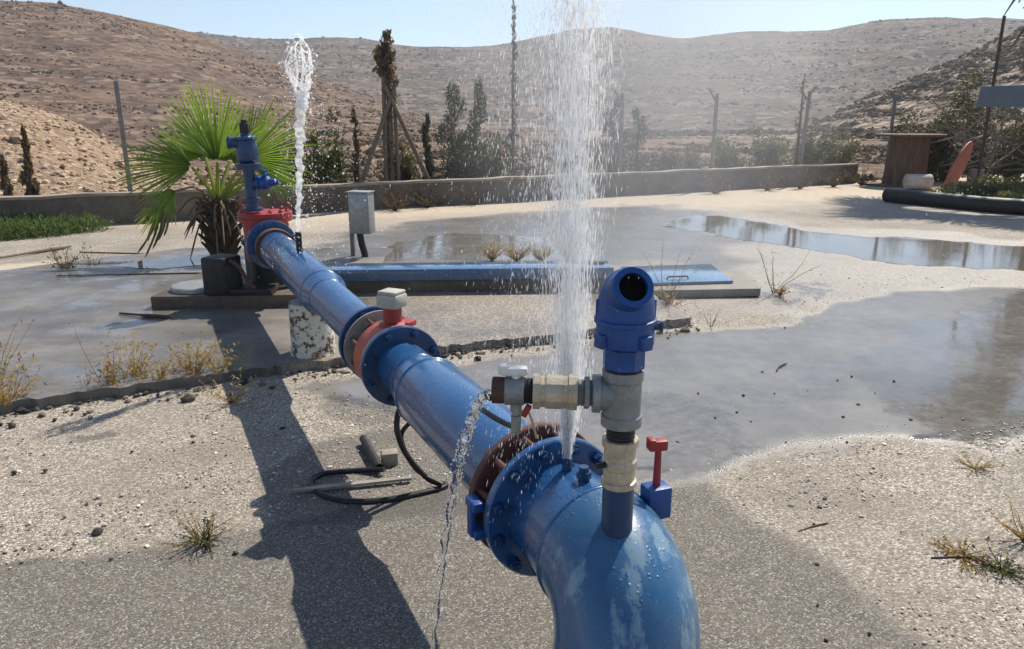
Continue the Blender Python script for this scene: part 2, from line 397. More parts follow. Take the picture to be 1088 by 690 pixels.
# bleached dusty ground
dr = t.mix(t.rng(mid, .3, .72), (.34, .275, .20), (.47, .395, .30))
dr = t.mix(t.rng(fine, .5, .8, 0, .5), dr, (.28, .23, .17))
c = t.mix(A['dry'], grav, dr); c = t.mix(A['asph'], c, aspc)
wzm = t.rng(t.math('ADD', A['wetz'], t.math('MULTIPLY', t.math('SUBTRACT', t.noise(6, 8, .75, pos), .5), 1.0)), .2, .8)
c = t.mix(wzm, c, wz)
edge = t.noise(16, 6, .7, pos)
wetm = t.rng(t.math('ADD', A['wet'], t.math('MULTIPLY', t.math('SUBTRACT', edge, .5), .8)), .12, .60)
c = t.mix(t.math('MULTIPLY', wetm, .33), c, (0, 0, 0))
pm = t.rng(t.math('ADD', A['pud'], t.math('MULTIPLY', t.math('SUBTRACT', t.math('ADD', t.math('MULTIPLY', t.noise(4, 8, .72, pos), .6), t.math('MULTIPLY', t.noise(24, 5, .7, pos), .4)), .5), 1.5)), .38, .62)
c = t.mix(t.math('MULTIPLY', pm, t.rng(A['pud'], .5, .95, .12, .5)), c, (.05, .042, .033))
stm = t.rng(t.math('ADD', A['stain'], t.math('MULTIPLY', t.math('SUBTRACT', edge, .5), .9)), .3, .75)
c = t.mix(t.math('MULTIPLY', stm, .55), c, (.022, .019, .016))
r = t.math('SUBTRACT', .9, t.math('MULTIPLY', wetm, .50)); r = t.math('SUBTRACT', r, t.math('MULTIPLY', stm, .25))
r = t.mix(pm, r, t.rng(A['pud'], .45, .9, .24, .03))
r = t.math('SUBTRACT', r, t.math('MULTIPLY', A['wetz'], .16), True)
hgt = t.math('ADD', t.math('MULTIPLY', t.math('SUBTRACT', 1.0, vc.outputs['Distance']), t.math('SUBTRACT', 1.0, A['asph'])),
             t.math('MULTIPLY', t.math('SUBTRACT', 1.0, vd.outputs['Distance']), .5))
hgt = t.math('ADD', hgt, t.math('MULTIPLY', mid, .8))
bs = t.math('MULTIPLY', t.math('SUBTRACT', 1.0, pm), t.math('SUBTRACT', .6, t.math('MULTIPLY', t.math('MAXIMUM', A['wetz'], A['dry']), .5)))
rip = t.bump(t.noise(30, 3, .5, pos), t.math('MULTIPLY', pm, .10), .004)
t.bsdf(c, r, 0, t.bump(hgt, bs, .006, rip), .5)
GROUND_M = t.m
yard = np_mesh('yard_ground', np.stack([X, Y, Z], -1), F, GROUND_M, None, True)
for k, arr in (('asph', asph), ('wet', wet), ('pud', pud), ('dry', dry), ('stain', stain), ('wetz', wetz)):
    a_ = yard.data.attributes.new(k, 'FLOAT', 'POINT'); a_.data.foreach_set('value', arr.astype(np.float32))
tag(yard, kind='structure')
base = MB().add([(-1500, -1500, -.9), (1500, -1500, -.9), (1500, 1500, -.9), (-1500, 1500, -.9)], [(0, 1, 2, 3)]).build('valley_ground', m_plain('valley_soil', (.20, .15, .10), (.30, .23, .165), .9, .05), None)
tag(base, kind='structure')

# concrete slab with a crumbled edge
t = NT('slab_concrete')
pos = t.geo().outputs['Position']
mid = t.noise(3.0, 7, .65, pos); fine = t.noise(45, 5, .7, pos); brush = t.noise(5, 6, .65, t.vec((.5, 3.0, 1), pos))
c = t.mix(t.rng(mid, .35, .68), (.115, .104, .092), (.20, .182, .16)); c = t.mix(t.rng(fine, .5, .8, 0, .4), c, (.07, .06, .05))
c = t.mix(t.rng(brush, .5, .7, 0, .45), c, (.24, .215, .18))
sx = t.new('ShaderNodeSeparateXYZ'); t.l.new(pos, sx.inputs[0])
gritm = t.rng(t.math('ADD', sx.outputs[0], t.math('MULTIPLY', mid, .8)), -1.3, -.5)   # the right hand end is dusty grit
vg = t.voro(120, v=pos, out='Color'); sg = t.new('ShaderNodeSeparateColor'); t.l.new(vg, sg.inputs[0])
grit = t.ramp(sg.outputs[0], [(0, (.10, .08, .06)), (.6, (.20, .17, .135)), (1, (.42, .37, .30))])
c = t.mix(gritm, c, grit)
wetm = t.rng(t.math('ADD', t.noise(.9, 6, .6, pos), t.math('MULTIPLY', gritm, -.06)), .40, .58)
c = t.mix(t.math('MULTIPLY', wetm, .38), c, (.02, .02, .02))
pm = t.math('MULTIPLY', t.rng(t.noise(1.5, 7, .62, pos), .49, .58), t.math('SUBTRACT', 1.0, gritm))
r = t.math('SUBTRACT', .55, t.math('MULTIPLY', wetm, .25)); r = t.math('SUBTRACT', r, t.math('MULTIPLY', pm, .22))
t.bsdf(c, r, 0, t.bump(t.math('ADD', t.math('MULTIPLY', fine, .6), brush), t.math('SUBTRACT', .4, t.math('MULTIPLY', pm, .3)), .006), .5)
SLAB_M = t.m
edge_pts = []
for i in range(len(SLAB)):
    a, b = Vector(SLAB[i]), Vector(SLAB[(i + 1) % len(SLAB)]); L = (b - a).length; k = max(1, int(L / .045)) if i < 7 else max(1, int(L / .3))
    for j in range(k):
        p = a.lerp(b, j / k); amp = .03 if i < 7 else .05
        edge_pts.append((p.x + U(-1, 1) * amp * .5, p.y + U(-1, 1) * amp))
mb = MB().prism(edge_pts, -.03, .06)
tag(mb.build('concrete_slab', SLAB_M), kind='structure')
t = NT('standing_water'); t.bsdf((.06, .055, .045), .025, 0, None, .5)
WATER_FILM = t.m
def puddle(px, z):
    pts = pg(px, z); n = len(pts); c0 = sum(pts, Vector()) / n; out = []
    for i in range(n):
        a, b = pts[i], pts[(i + 1) % n]
        for j in range(8):
            p = a.lerp(b, j / 8); out.append(p + (p - c0) * U(-.07, .07))
    o = MB().add(out, [tuple(range(len(out)))]).build('puddle', WATER_FILM); tag(o, kind='structure')
puddle([(118, 283), (150, 277), (205, 272), (245, 273), (235, 280), (170, 286)], .064)
#puddle([(210, 352), (250, 345), (262, 362), (268, 378), (225, 383), (180, 366)], .064)

# ------------------------------------------------------------------ hills
def hill(name, sky, r0, R, mat, nphi=260, nr=90, p=1.15, amp=.05, seed=0, tail=.5, fs=1.0, zbase=-.9):
    ph = []; te = []
    for px, py in sky:
        d = ray(px, py); hd = math.hypot(d.x, d.y); ph.append(math.atan2(d.x, d.y)); te.append(d.z / hd)
    phi = np.linspace(ph[0], ph[-1], nphi); e = np.interp(phi, ph, te)
    k = np.ones(9) / 9; e = np.convolve(np.pad(e, 4, mode='edge'), k, 'valid')
    tt = np.linspace(0, 1 + tail, nr); T, PH = np.meshgrid(tt, phi, indexing='ij'); E = np.broadcast_to(e, T.shape)
    R0 = r0(phi) if callable(r0) else np.full(nphi, r0); R1 = R(phi) if callable(R) else np.full(nphi, R)
    RR = R0[None] + (R1 - R0)[None] * T
    zr = H + R1[None] * E
    zr = np.maximum(zr, .05)
    s = np.where(T <= 1, np.power(np.clip(T, 0, 1), p), 1 - (T - 1) ** 1.5 * 1.2)
    XX, YY = RR * np.sin(PH), RR * np.cos(PH)
    L = (R1 - R0).mean() / 6 * fs
    nz = fbm(XX / L, YY / L, 5, seed) * amp * np.clip(zr, 0, None) * np.sin(np.clip(T, 0, 1) * math.pi) ** .7
    nz += fbm(XX / L * 5, YY / L * 5, 3, seed + 5) * amp * .12 * zr * np.clip(T * 3, 0, 1)
    ZZ = zbase + (zr - zbase) * s + nz
    idx = np.arange(nr * nphi).reshape(nr, nphi)
    F = np.stack([idx[:-1, :-1], idx[:-1, 1:], idx[1:, 1:], idx[1:, :-1]], -1).reshape(-1, 4)[:, ::-1]
    o = np_mesh(name, np.stack([XX, YY, ZZ], -1).reshape(-1, 3), F, mat, None, True); tag(o, kind='structure')
    return XX, YY, ZZ
def m_hill(name, soil, scrub, rock, cell, zs=2.2, rockt=.78, shrubs=.5, band=.6):
    """cell: size in metres of the smallest stones and tufts one can tell apart"""
    t = NT(name); pos = t.geo().outputs['Position']; k = 1.0 / cell
    warp = t.mix(.06 * 1.0, pos, t.noise(k * .12, 4, .6, pos, out=1), 'ADD')
    v = t.vec((k * .55, k * .55, k * zs), pos)
    va = t.new('ShaderNodeTexVoronoi', feature='F1'); t.put(va.inputs['Vector'], v); va.inputs['Scale'].default_value = 1.0
    sa = t.new('ShaderNodeSeparateColor'); t.l.new(va.outputs['Color'], sa.inputs[0])
    vb_ = t.new('ShaderNodeTexVoronoi', feature='F1'); t.put(vb_.inputs['Vector'], pos); vb_.inputs['Scale'].default_value = k * .45
    sb = t.new('ShaderNodeSeparateColor'); t.l.new(vb_.outputs['Color'], sb.inputs[0])
    pat = t.noise(k * .05, 6, .65, pos); bnd = t.noise(1.0, 6, .7, t.vec((k * .03, k * .03, k * .32), pos), dist=.5)
    c = t.mix(t.rng(pat, .40, .60), soil, scrub)
    c = t.mix(t.math('MULTIPLY', t.rng(bnd, .46, .56), band), c, scrub)
    dens = t.math('ADD', t.math('MULTIPLY', t.math('SUBTRACT', pat, .5), .9), t.math('MULTIPLY', t.math('SUBTRACT', .5, bnd), 1.3))
    rk = t.rng(t.math('ADD', sa.outputs[0], dens), rockt, rockt + .10)
    tone = t.math('ADD', .72, t.math('MULTIPLY', sa.outputs[1], .56))
    c = t.mix(1.0, c, t.mix(t.math('MULTIPLY', sa.outputs[1], 1.0), (.62, .62, .62), (1.25, 1.25, 1.25)), 'MULTIPLY')
    c = t.mix(t.math('MULTIPLY', rk, .85), c, rock)
    sh = t.math('MULTIPLY', t.rng(t.math('SUBTRACT', sb.outputs[0], dens), .86, .92), t.rng(vb_.outputs['Distance'], .38, .52, 1, 0))
    c = t.mix(t.math('MULTIPLY', sh, shrubs), c, (.035, .034, .024))
    t.bsdf(c, .95, 0, t.bump(t.math('ADD', t.math('MULTIPLY', sa.outputs[0], .5), t.math('MULTIPLY', bnd, 2.0)), .9, cell * .8), .1)
    return t.m
HM_L = m_hill('left_hillside', (.175, .114, .078), (.110, .074, .055), (.24, .175, .125), .55, 1.2, .84, .5)
HM_R = m_hill('right_hillside', (.185, .130, .090), (.090, .068, .049), (.36, .29, .22), .55, 1.0, .72, .9)
HM_F = m_hill('far_hillside', (.140, .098, .069), (.074, .056, .043), (.22, .172, .128), 1.3, 1.2, .78, .8)
HM_M = m_hill('middle_slope', (.185, .122, .083), (.115, .080, .056), (.27, .20, .145), .30, 1.1, .82, .6)
W0, W1 = Vector((-7.6, 10.95, 0)), Vector((8.8, 19.7, 0)); WD = (W1 - W0).normalized(); WN = Vector((-WD.y, WD.x, 0))
def wall_r(phi):                            # distance of the wall line along an azimuth
    s, c = np.sin(phi), np.cos(phi)
    return np.clip((W0.x * WN.x + W0.y * WN.y) / np.maximum(s * WN.x + c * WN.y, .15), 6, 60)
FARH = hill('far_hill', [(-260, 60), (-60, 45), (150, 30), (205, 33), (250, 39), (300, 42), (345, 39), (390, 41), (430, 49), (490, 50), (530, 48), (575, 38), (620, 29), (655, 29), (690, 37), (725, 41), (790, 33), (880, 33), (915, 25), (950, 20), (1000, 18.5), (1060, 19), (1110, 22), (1300, 60)],
     230, 420, HM_F, 420, 110, 1.05, .09, 4)
LEFTH = hill('left_hill', [(-420, -60), (-150, -20), (-60, -8), (0, 0), (60, 3), (100, 11), (150, 21), (200, 33), (250, 52), (300, 68), (360, 90), (420, 112), (480, 134), (540, 155), (620, 180)],
     75, 150, HM_L, 300, 110, 1.0, .05, 11)
RIGHTH = hill('right_hill', [(640, 185), (720, 172), (800, 158), (870, 130), (920, 104), (970, 82), (1030, 56), (1088, 28), (1150, 8), (1300, -30), (1500, -60)],
     62, 130, HM_R, 300, 110, 1.0, .07, 23)
MIDH = hill('middle_hill', [(60, 190), (140, 180), (200, 170), (270, 155), (330, 140), (400, 135), (480, 138), (560, 146), (650, 150), (740, 158), (840, 168), (960, 172), (1088, 178), (1300, 190)],
     lambda p: wall_r(p) + .5, 55, HM_M, 260, 60, 1.0, .05, 31, .5, 1.0, .0)
t = NT('rubble_bank'); pos = t.geo().outputs['Position']
vv = t.new('ShaderNodeTexVoronoi', feature='F1'); t.put(vv.inputs['Vector'], t.vec((1, 1, 1.6), pos)); vv.inputs['Scale'].default_value = 6
sp = t.new('ShaderNodeSeparateColor'); t.l.new(vv.outputs['Color'], sp.inputs[0])
c = t.ramp(sp.outputs[0], [(0, (.25, .17, .11)), (.5, (.38, .28, .195)), (.85, (.47, .37, .27)), (1, (.58, .49, .39))])
c = t.mix(t.rng(vv.outputs['Distance'], .3, .6, 0, .8), c, (.24, .16, .105)); c = t.mix(t.rng(t.noise(1.3, 5, .6, pos), .4, .7, 0, .6), c, (.37, .265, .18))
t.bsdf(c, .95, 0, t.bump(t.math('ADD', t.math('SUBTRACT', 1, vv.outputs['Distance']), t.noise(9, 5, .7, pos)), .9, .12), .15)
BANK_M = t.m
BX, BY, BZ = hill('rubble_bank', [(-420, 60), (-200, 90), (-60, 98), (0, 106), (50, 118), (80, 130), (110, 147), (150, 170), (180, 185), (215, 200), (300, 210)],
                  lambda p: wall_r(p) + .25, lambda p: wall_r(p) + 11, BANK_M, 220, 60, .9, .10, 41, .4, .6, -.1)
def rocks(name, pts, sizes, mat, label=None, cat=None, flat=.7, kind='stuff', sub=1):
    bm = bmesh.new(); bmesh.ops.create_icosphere(bm, subdivisions=sub, radius=1.0)
    bv = np.array([q.co[:] for q in bm.verts]); bf = np.array([[q.index for q in f.verts] for f in bm.faces]); bm.free()
    n = len(pts); pts = np.asarray(pts); sizes = np.asarray(sizes)
    sc_ = RNG.uniform(.65, 1.25, (n, 1, 3)) * np.array([1, 1, flat]); j = RNG.uniform(.75, 1.2, (n, len(bv), 1))
    v = bv[None] * j * sc_; a = RNG.uniform(0, 6.28, n); ca, sa = np.cos(a)[:, None], np.sin(a)[:, None]
    x = v[..., 0] * ca - v[..., 1] * sa; y = v[..., 0] * sa + v[..., 1] * ca
    V = np.stack([x, y, v[..., 2]], -1) * sizes[:, None, None] + pts[:, None]
    Fc = bf[None] + (np.arange(n) * len(bv))[:, None, None]
    o = np_mesh(name, V.reshape(-1, 3), Fc.reshape(-1, 3), mat)
    return tag(o, label, cat, None, kind)
t = NT('rubble_stone'); c = t.ramp(t.geo().outputs['Random Per Island'], [(0, (.26, .175, .115)), (.5, (.37, .265, .18)), (1, (.50, .395, .29))])
t.bsdf(c, .95, 0, None, .15); RUB = t.m
ii = RNG.integers(0, BX.size, 5200); keep = (BZ.ravel()[ii] > -.05) & (RNG.uniform(0, 1, 5200) < .9)
P_ = np.stack([BX.ravel()[ii], BY.ravel()[ii], BZ.ravel()[ii]], -1)[keep]; P_[:, :2] += RNG.uniform(-.12, .12, (len(P_), 2))
rocks('rubble', P_, RNG.gamma(2.2, .015, len(P_)) + .012, RUB, 'loose pale limestone rubble covering the bank behind the wall', 'rubble')

# stones and scrub on the slopes, too many to count
def on_hill(hm, n, tmax, cl=.5, seed=3):
    XX, YY, ZZ = hm; nr, nphi = XX.shape; m = int(nr * tmax)
    a = RNG.uniform(0, m - 1.01, n * 3); b = RNG.uniform(0, nphi - 1.01, n * 3); i = a.astype(int); j = b.astype(int); fa, fb = a - i, b - j
    q = [((A[i, j] * (1 - fb) + A[i, j + 1] * fb) * (1 - fa) + (A[i + 1, j] * (1 - fb) + A[i + 1, j + 1] * fb) * fa) for A in (XX, YY, ZZ)]
    L = np.hypot(q[0], q[1]).mean() / 9
    d = fbm(q[0] / L, q[1] / L, 4, seed) + .35 * np.sin(q[2] * 6.28 / (L * .16) + 4 * fbm(q[0] / L, q[1] / L, 2, seed + 3))
    k = d > np.quantile(d, cl); return np.stack(q, -1)[k][:n]
def m_scatter(name, stops, rough=.95):
    t = NT(name); t.bsdf(t.ramp(t.geo().outputs['Random Per Island'], stops), rough, 0, None, .1); return t.m
ST_R = m_scatter('slope_stone', [(0, (.16, .115, .083)), (.5, (.27, .21, .155)), (1, (.42, .35, .275))])
SC_R = m_scatter('slope_scrub', [(0, (.045, .036, .025)), (.6, (.085, .064, .044)), (1, (.115, .085, .055))])
SC_P = m_scatter('slope_tuft', [(0, (.085, .06, .04)), (.6, (.14, .10, .07)), (1, (.20, .15, .105))])
for hm, nm, n, sz, mat_, fl, tm_, lab, sd_ in ((RIGHTH, 'slope_stones', 4500, .15, ST_R, .7, 1.05, 'pale stones lying in bands on the right slope', 3), (RIGHTH, 'slope_scrub', 7500, .20, SC_R, .9, 1.05, 'dark low scrub dotting the right slope', 60),
                                     (LEFTH, 'slope_scrub', 6000, .13, SC_P, .9, 1.02, 'brown tufts dotting the left slope', 90), (LEFTH, 'slope_stones', 2200, .11, ST_R, .7, 1.02, 'small pale stones on the left slope', 33),
                                     (FARH, 'slope_scrub', 7000, .38, SC_R, .8, 1.03, 'dark scrub dotting the far ridge', 14), (FARH, 'slope_stones', 3000, .30, ST_R, .6, 1.03, 'pale outcrops on the far ridge', 19),
                                     (MIDH, 'slope_scrub', 8000, .07, SC_P, 1.2, 1.0, 'dry tufts covering the low slope behind the wall', 71), (MIDH, 'slope_stones', 2500, .05, ST_R, .7, 1.0, 'stones strewn over the low slope behind the wall', 72)):
    P_ = on_hill(hm, n, tm_ / 1.5, .45, sd_); rocks(nm, P_, sz * RNG.gamma(3, .33, len(P_)) + sz * .3, mat_, lab, 'stones' if 'stone' in nm else 'scrub', fl)

# loose gravel on the yard
t = NT('gravel_stone'); c = t.ramp(t.geo().outputs['Random Per Island'], [(0, (.13, .105, .08)), (.4, (.32, .275, .215)), (.8, (.47, .42, .35)), (1, (.66, .62, .55))])
t.bsdf(c, .7, 0, None, .4); GRAVEL_M = t.m
cand = np.stack([RNG.uniform(-4.2, 5.0, 60000), RNG.uniform(1.2, 1.2, 60000) + RNG.beta(1.1, 2.2, 60000) * 7.0], -1)
ok = (sdist(cand[:, 0], cand[:, 1], SLAB) < -.02) & (sdist(cand[:, 0], cand[:, 1], ASPH) < .05 * RNG.standard_normal(60000)) & \
     (sdist(cand[:, 0], cand[:, 1], WETZ) < .12 * np.abs(RNG.standard_normal(60000)) - .02)
dens = vnoise(cand[:, 0] * 1.6, cand[:, 1] * 1.6, 77); ok &= dens > RNG.uniform(.1, .9, 60000)
cand = cand[ok][:17000]
rocks('gravel', np.stack([cand[:, 0], cand[:, 1], np.full(len(cand), .003)], -1), np.where(RNG.uniform(0, 1, len(cand)) < .03, RNG.uniform(.007, .014, len(cand)), RNG.gamma(2.5, .0011, len(cand)) + .0016), GRAVEL_M,
      'loose pale gravel strewn over the worn yard surface', 'gravel', .6)
# crumbled bits along slab edge
ce = []
for i in range(0, 5):
    a, b = Vector((*SLAB[i], 0)), Vector((*SLAB[i + 1], 0)); d = (b - a).normalized(); nrm = Vector((d.y, -d.x, 0))
    for k in range(int((b - a).length * 55)): ce.append(a.lerp(b, random.random()) + nrm * abs(random.gauss(.01, .12)) + Vector((0, 0, .005)))
t = NT('edge_crumb'); c = t.ramp(t.geo().outputs['Random Per Island'], [(0, (.025, .02, .016)), (.6, (.10, .08, .06)), (1, (.36, .31, .25))]); t.bsdf(c, .9)
rocks('edge_crumbs', [p[:] for p in ce], RNG.gamma(2.2, .0045, len(ce)) + .003, t.m, 'dark crumbs of soil and concrete along the broken slab edge', 'crumbs', .7)

# ------------------------------------------------------------------ the pipeline
PD = Vector((.4358, -.9, 0)).normalized(); PN = Vector((-PD.y, PD.x, 0)); PO = Vector((.111, 1.765, 0)); AX = .562
ZU = Vector((0, 0, 1))
def P(s, n=0.0, z=AX): return PO + PD * s + PN * n + ZU * z
pipe = thing('water_pipeline', P(-2.4, 0, 0), 'long blue steel pipe with red flow meter and front elbow crossing the yard', 'pipeline')
RB, RS = .137, .1095                       # main and metering bores (outside radius)
def section(name, prof, mat=BLUE, n=48):   # prof: (s, radius)
    return MB().lathe(P(prof[0][0]), PD, [(a - prof[0][0], r) for a, r in prof], n).build(name, mat, pipe, sharp=30)
def weld(s, r, parent, name='weld_bead'):
    return MB().lathe(P(s), PD, [(-.007, r - .003), (-.003, r + .003), (.003, r + .003), (.007, r - .003)], 48).build(name, BLUE, parent, sharp=80)
far = section('pipe_section', [(-4.80, RB), (-4.0, RB), (-2.83, RB), (-2.72, RS), (-1.50, RS)])
near = section('pipe_section', [(-1.31, RS), (-1.10, RS), (-.97, RB), (-.60, RB), (-.08, RB)])
weld(-2.84, RB, far); weld(-2.71, RS, far); weld(-1.11, RS, near); weld(-.96, RB, near); weld(-4.30, RB, far)
bolt_me = {}
def flange(s0, s1, r, mat, nb, rb, name='flange', lip=True, boltmat=None, bl=.018, face=1, inner=None, only=None):
    lo, hi = s0, s1; e = .004
    prof = [(0, r - e), (e, r), (hi - lo - e, r), (hi - lo, r - e)]
    o = MB().lathe(P(lo), PD, prof, 64).build(name, mat, pipe, sharp=25)
    s = hi if face > 0 else lo
    for i in range(nb):
        a = 2 * math.pi * (i + .5) / nb
        off = PN * math.cos(a) * rb + ZU * math.sin(a) * rb
        c = P(s) + off
        m = MB().lathe(c, PD * face, [(-.001, .019), (.002, .019), (.002, .0155), (bl, .0155), (bl, .009), (bl + .012, .009)], 6)
        m.build('bolt', boltmat or mat, o, sharp=20)
    return o
# outlet flange by the wellhead
flange(-4.87, -4.835, .205, BLUE, 12, .178)
MB().lathe(P(-4.72), PD, [(0, RB + .004), (.0, RB + .02), (.05, RB + .024), (.10, RB + .02), (.10, RB + .004)], 48).build('pipe_collar', RUST_DARK, pipe)
# flow meter: far flange, bolts, meter body, near flange
flange(-1.730, -1.700, .172, BLUE_DEEP, 8, .148)
fm = MB().lathe(P(-1.64), PD, [(0, .120), (.0, .168), (.018, .170), (.018, .120), (.29, .120), (.29, .170), (.306, .170), (.306, .120)], 56).build('flow_meter', GREY_STEEL, pipe, sharp=25)
MB().lathe(P(-1.585), PD, [(0, .118), (0, .135), (.05, .135), (.05, .118)], 48).build('dark_ring', RUST_DARK, fm)
MB().lathe(P(-1.495), PD, [(0, .119), (0, .156), (.010, .163), (.125, .163), (.135, .156), (.135, .119)], 56).build('meter_band', m_paint('orange_red_paint', (.33, .050, .022), (.42, .075, .035), (.14, .04, .025), .40, 12, .62), fm, sharp=25)
MB().cyl(P(-1.42, 0, AX + .145), P(-1.42, 0, AX + .235), .040, 20).lathe(P(-1.42, 0, AX + .152), ZU, [(0, .062), (.012, .058), (.02, .040)], 20).build('meter_neck', RED, fm)
hd = MB().box(P(-1.42, 0, AX + .262), (.105, .095, .062), Matrix.Rotation(-.45, 3, 'Z'), .014)
hd.box(P(-1.42, 0, AX + .298), (.092, .083, .016), Matrix.Rotation(-.45, 3, 'Z'), .006).build('meter_head', GREY_PLASTIC, fm)
MB().box(P(-1.42, .06, AX + .155), (.06, .07, .025), Matrix.Rotation(-.45, 3, 'Z'), .005).build('junction_box', RED, fm)
for i in range(8):
    a = 2 * math.pi * (i + .5) / 8; off = PN * math.cos(a) * .146 + ZU * math.sin(a) * .146
    MB().cyl(P(-1.72) + off, P(-1.50) + off, .008, 8).build('stud', RUST_DARK, fm)
flange(-1.332, -1.302, .174, BLUE_DEEP, 8, .147, bl=.020)
# near flange pair
flange(-.118, -.092, .200, RUST_FL, 12, .177, face=-1)
bf = flange(-.020, .008, .197, BLUE, 12, .174, boltmat=BLUE_DEEP, bl=.020)
MB().lathe(P(-.09), PD, [(0, .15), (.072, .15)], 48).build('gasket_ring', RUST_FL, pipe)
for i in range(12):
    a = 2 * math.pi * (i + .5) / 12; off = PN * math.cos(a) * .177 + ZU * math.sin(a) * .177
    MB().cyl(P(-.094) + off, P(-.018) + off, .0095, 8).build('stud', RUST_FL, bf)
lg = MB()
for zz, nn in ((AX + .035, -.196), (AX - .045, -.192)):
    lg.box(P(-.056, nn - .008, zz), (.030, .060, .026), Matrix.Rotation(.45, 3, 'Z'), .004)
lg.box(P(-.056, -.214, AX - .005), (.014, .030, .10), Matrix.Rotation(.45, 3, 'Z'), .004)
lg.build('lifting_lug', BLUE_CAST, pipe)
# spool and elbow
S0, RBEND, RE = .210, .205, .160
ROLL = math.radians(17); ED = -ZU * math.cos(ROLL) - PN * math.sin(ROLL); EU = -ED; EN = PN * math.cos(ROLL) - ZU * math.sin(ROLL)
spool = section('pipe_section', [(.0, RB + .002), (.09, RB + .004), (S0 + .005, RE - .004)], BLUE)
m = MB(); ring = 56; vs = []
path = []
for i in range(33):
    a = math.pi / 2 * i / 32; path.append((P(S0 + RBEND * math.sin(a)) + ED * RBEND * (1 - math.cos(a)), EU * math.cos(a) + PD * math.sin(a)))
for k in range(1, 6): path.append((P(S0 + RBEND) + ED * (RBEND + .085 * k), PD.copy()))
for p, o in path:
    for i in range(ring):
        a = 2 * math.pi * i / ring; vs.append(p + (o * math.cos(a) + EN * math.sin(a)) * RE)
fs = [(j * ring + i, j * ring + (i + 1) % ring, (j + 1) * ring + (i + 1) % ring, (j + 1) * ring + i) for j in range(len(path) - 1) for i in range(ring)]
elbow = m.add(vs, fs).build('elbow', BLUE_ELBOW, pipe, sharp=80)
MB().lathe(P(S0), PD, [(-.009, RE - .006), (-.003, RE + .003), (.004, RE + .003), (.009, RE - .003)], 56).build('weld_bead', BLUE, elbow, sharp=80)
q = P(S0 + RBEND) + ED * (AX / math.cos(ROLL)); MB().lathe((q.x, q.y, 0), ZU, [(-.02, RE + .03), (.012, RE + .03), (.02, RE + .0)], 40).build('base_collar', CONC, elbow)
# nozzles that the jets leave from
n0 = P(.065, 0, 0); n1_ = P(.145, 0, 0); nf = P(-3.56, 0, 0)
MB().lathe((n0.x, n0.y, AX + RB - .012), ZU, [(0, .013), (.048, .013), (.048, .006), (.03, .006)], 14).build('nozzle', BLUE_DEEP, pipe)
MB().lathe((n1_.x, n1_.y, AX + RB - .012), ZU, [(0, .015), (.032, .015), (.032, .019), (.048, .019), (.048, .013), (.060, .012), (.060, .006)], 8).build('plugged_nipple', BLUE_DEEP, pipe)
MB().lathe((nf.x, nf.y, AX + RB - .012), ZU, [(0, .021), (.15, .021), (.15, .010), (.12, .010)], 14).build('nozzle', BLACK, pipe)
# riser with tee, side arm and air valve
RX = P(.335, -.030, 0); RX.z = 0
def at(z): return Vector((RX.x, RX.y, z))
riser = MB().lathe(at(0), ZU, [(.60, .034), (.655, .034), (.795, .034), (.797, .028)], 28).build('riser_pipe', BLUE_DEEP, pipe)
MB().lathe(at(0), ZU, [(.796, .030), (.796, .0385), (.808, .0385), (.810, .034), (.836, .034), (.840, .038), (.856, .038), (.860, .034), (.886, .034), (.888, .039), (.904, .039), (.904, .03)], 12).build('union_valve', BRASS, riser, sharp=20)
MB().cyl(at(.85) - PN * .036, at(.85) - PN * .056, .007, 8).build('bleed_screw', BLACK, riser)
MB().lathe(at(0), ZU, [(.903, .029)] + [q for k in range(5) for q in ((.906 + k * .007, .029), (.909 + k * .007, .031))] + [(.942, .028)], 20).build('pipe_thread', BLACK, riser)
AD = Vector((-1, .06, .012)).normalized(); AZ = 1.003
tee = MB().lathe(at(0), ZU, [(.936, .030), (.936, .043), (.958, .043), (.961, .040), (1.034, .040), (1.037, .043), (1.058, .043), (1.058, .03)], 28)
tee.lathe(at(AZ), AD, [(.0, .036), (.044, .036), (.046, .041), (.062, .041), (.062, .028)], 28).build('tee_fitting', TEE, riser)
arm = MB().lathe(at(AZ), AD, [(.060, .026)] + [q for k in range(4) for q in ((.063 + k * .008, .026), (.067 + k * .008, .029))] + [(.096, .026)], 20).lathe(at(AZ), AD, [(.069, .030), (.069, .036), (.079, .036), (.079, .030)], 6).build('side_arm', TEE, pipe)
MB().lathe(at(AZ), AD, [(.094, .028), (.094, .0375), (.112, .0375), (.114, .0345), (.124, .034), (.124, .036), (.158, .036), (.162, .033), (.170, .0335), (.172, .0375), (.186, .0375), (.186, .028)], 12).build('brass_coupling', BRASS, arm, sharp=20)
MB().lathe(at(AZ), AD, [(.184, .026)] + [q for k in range(3) for q in ((.187 + k * .006, .026), (.190 + k * .006, .0285))] + [(.205, .026)], 20).build('pipe_thread', BLACK, arm)
MB().lathe(at(AZ), AD, [(.204, .029), (.206, .031), (.244, .031), (.246, .028)], 20).build('reducing_socket', TEE, arm)
MB().lathe(at(AZ), AD, [(.244, .0285), (.270, .0285), (.272, .027), (.272, .021), (.25, .021)], 20).build('open_end', RUST_DARK, arm)
q = at(AZ) + AD * .222
MB().lathe(q + ZU * .026, ZU, [(0, .010), (.012, .010)], 12).box(q + ZU * .044 + Vector((-.004, 0, 0)), (.058, .026, .018), None, .006).box(q + ZU * .046 + Vector((-.028, 0, .002)), (.02, .03, .022), None, .006).build('valve_handle', WHITE_CAP, arm)
MB().lathe(q - ZU * .024, -ZU, [(0, .013), (.022, .013), (.024, .009), (.030, .009), (.032, .012), (.072, .011), (.074, .006)], 8).build('drain_cock', TEE, arm)
g = q - ZU * .082
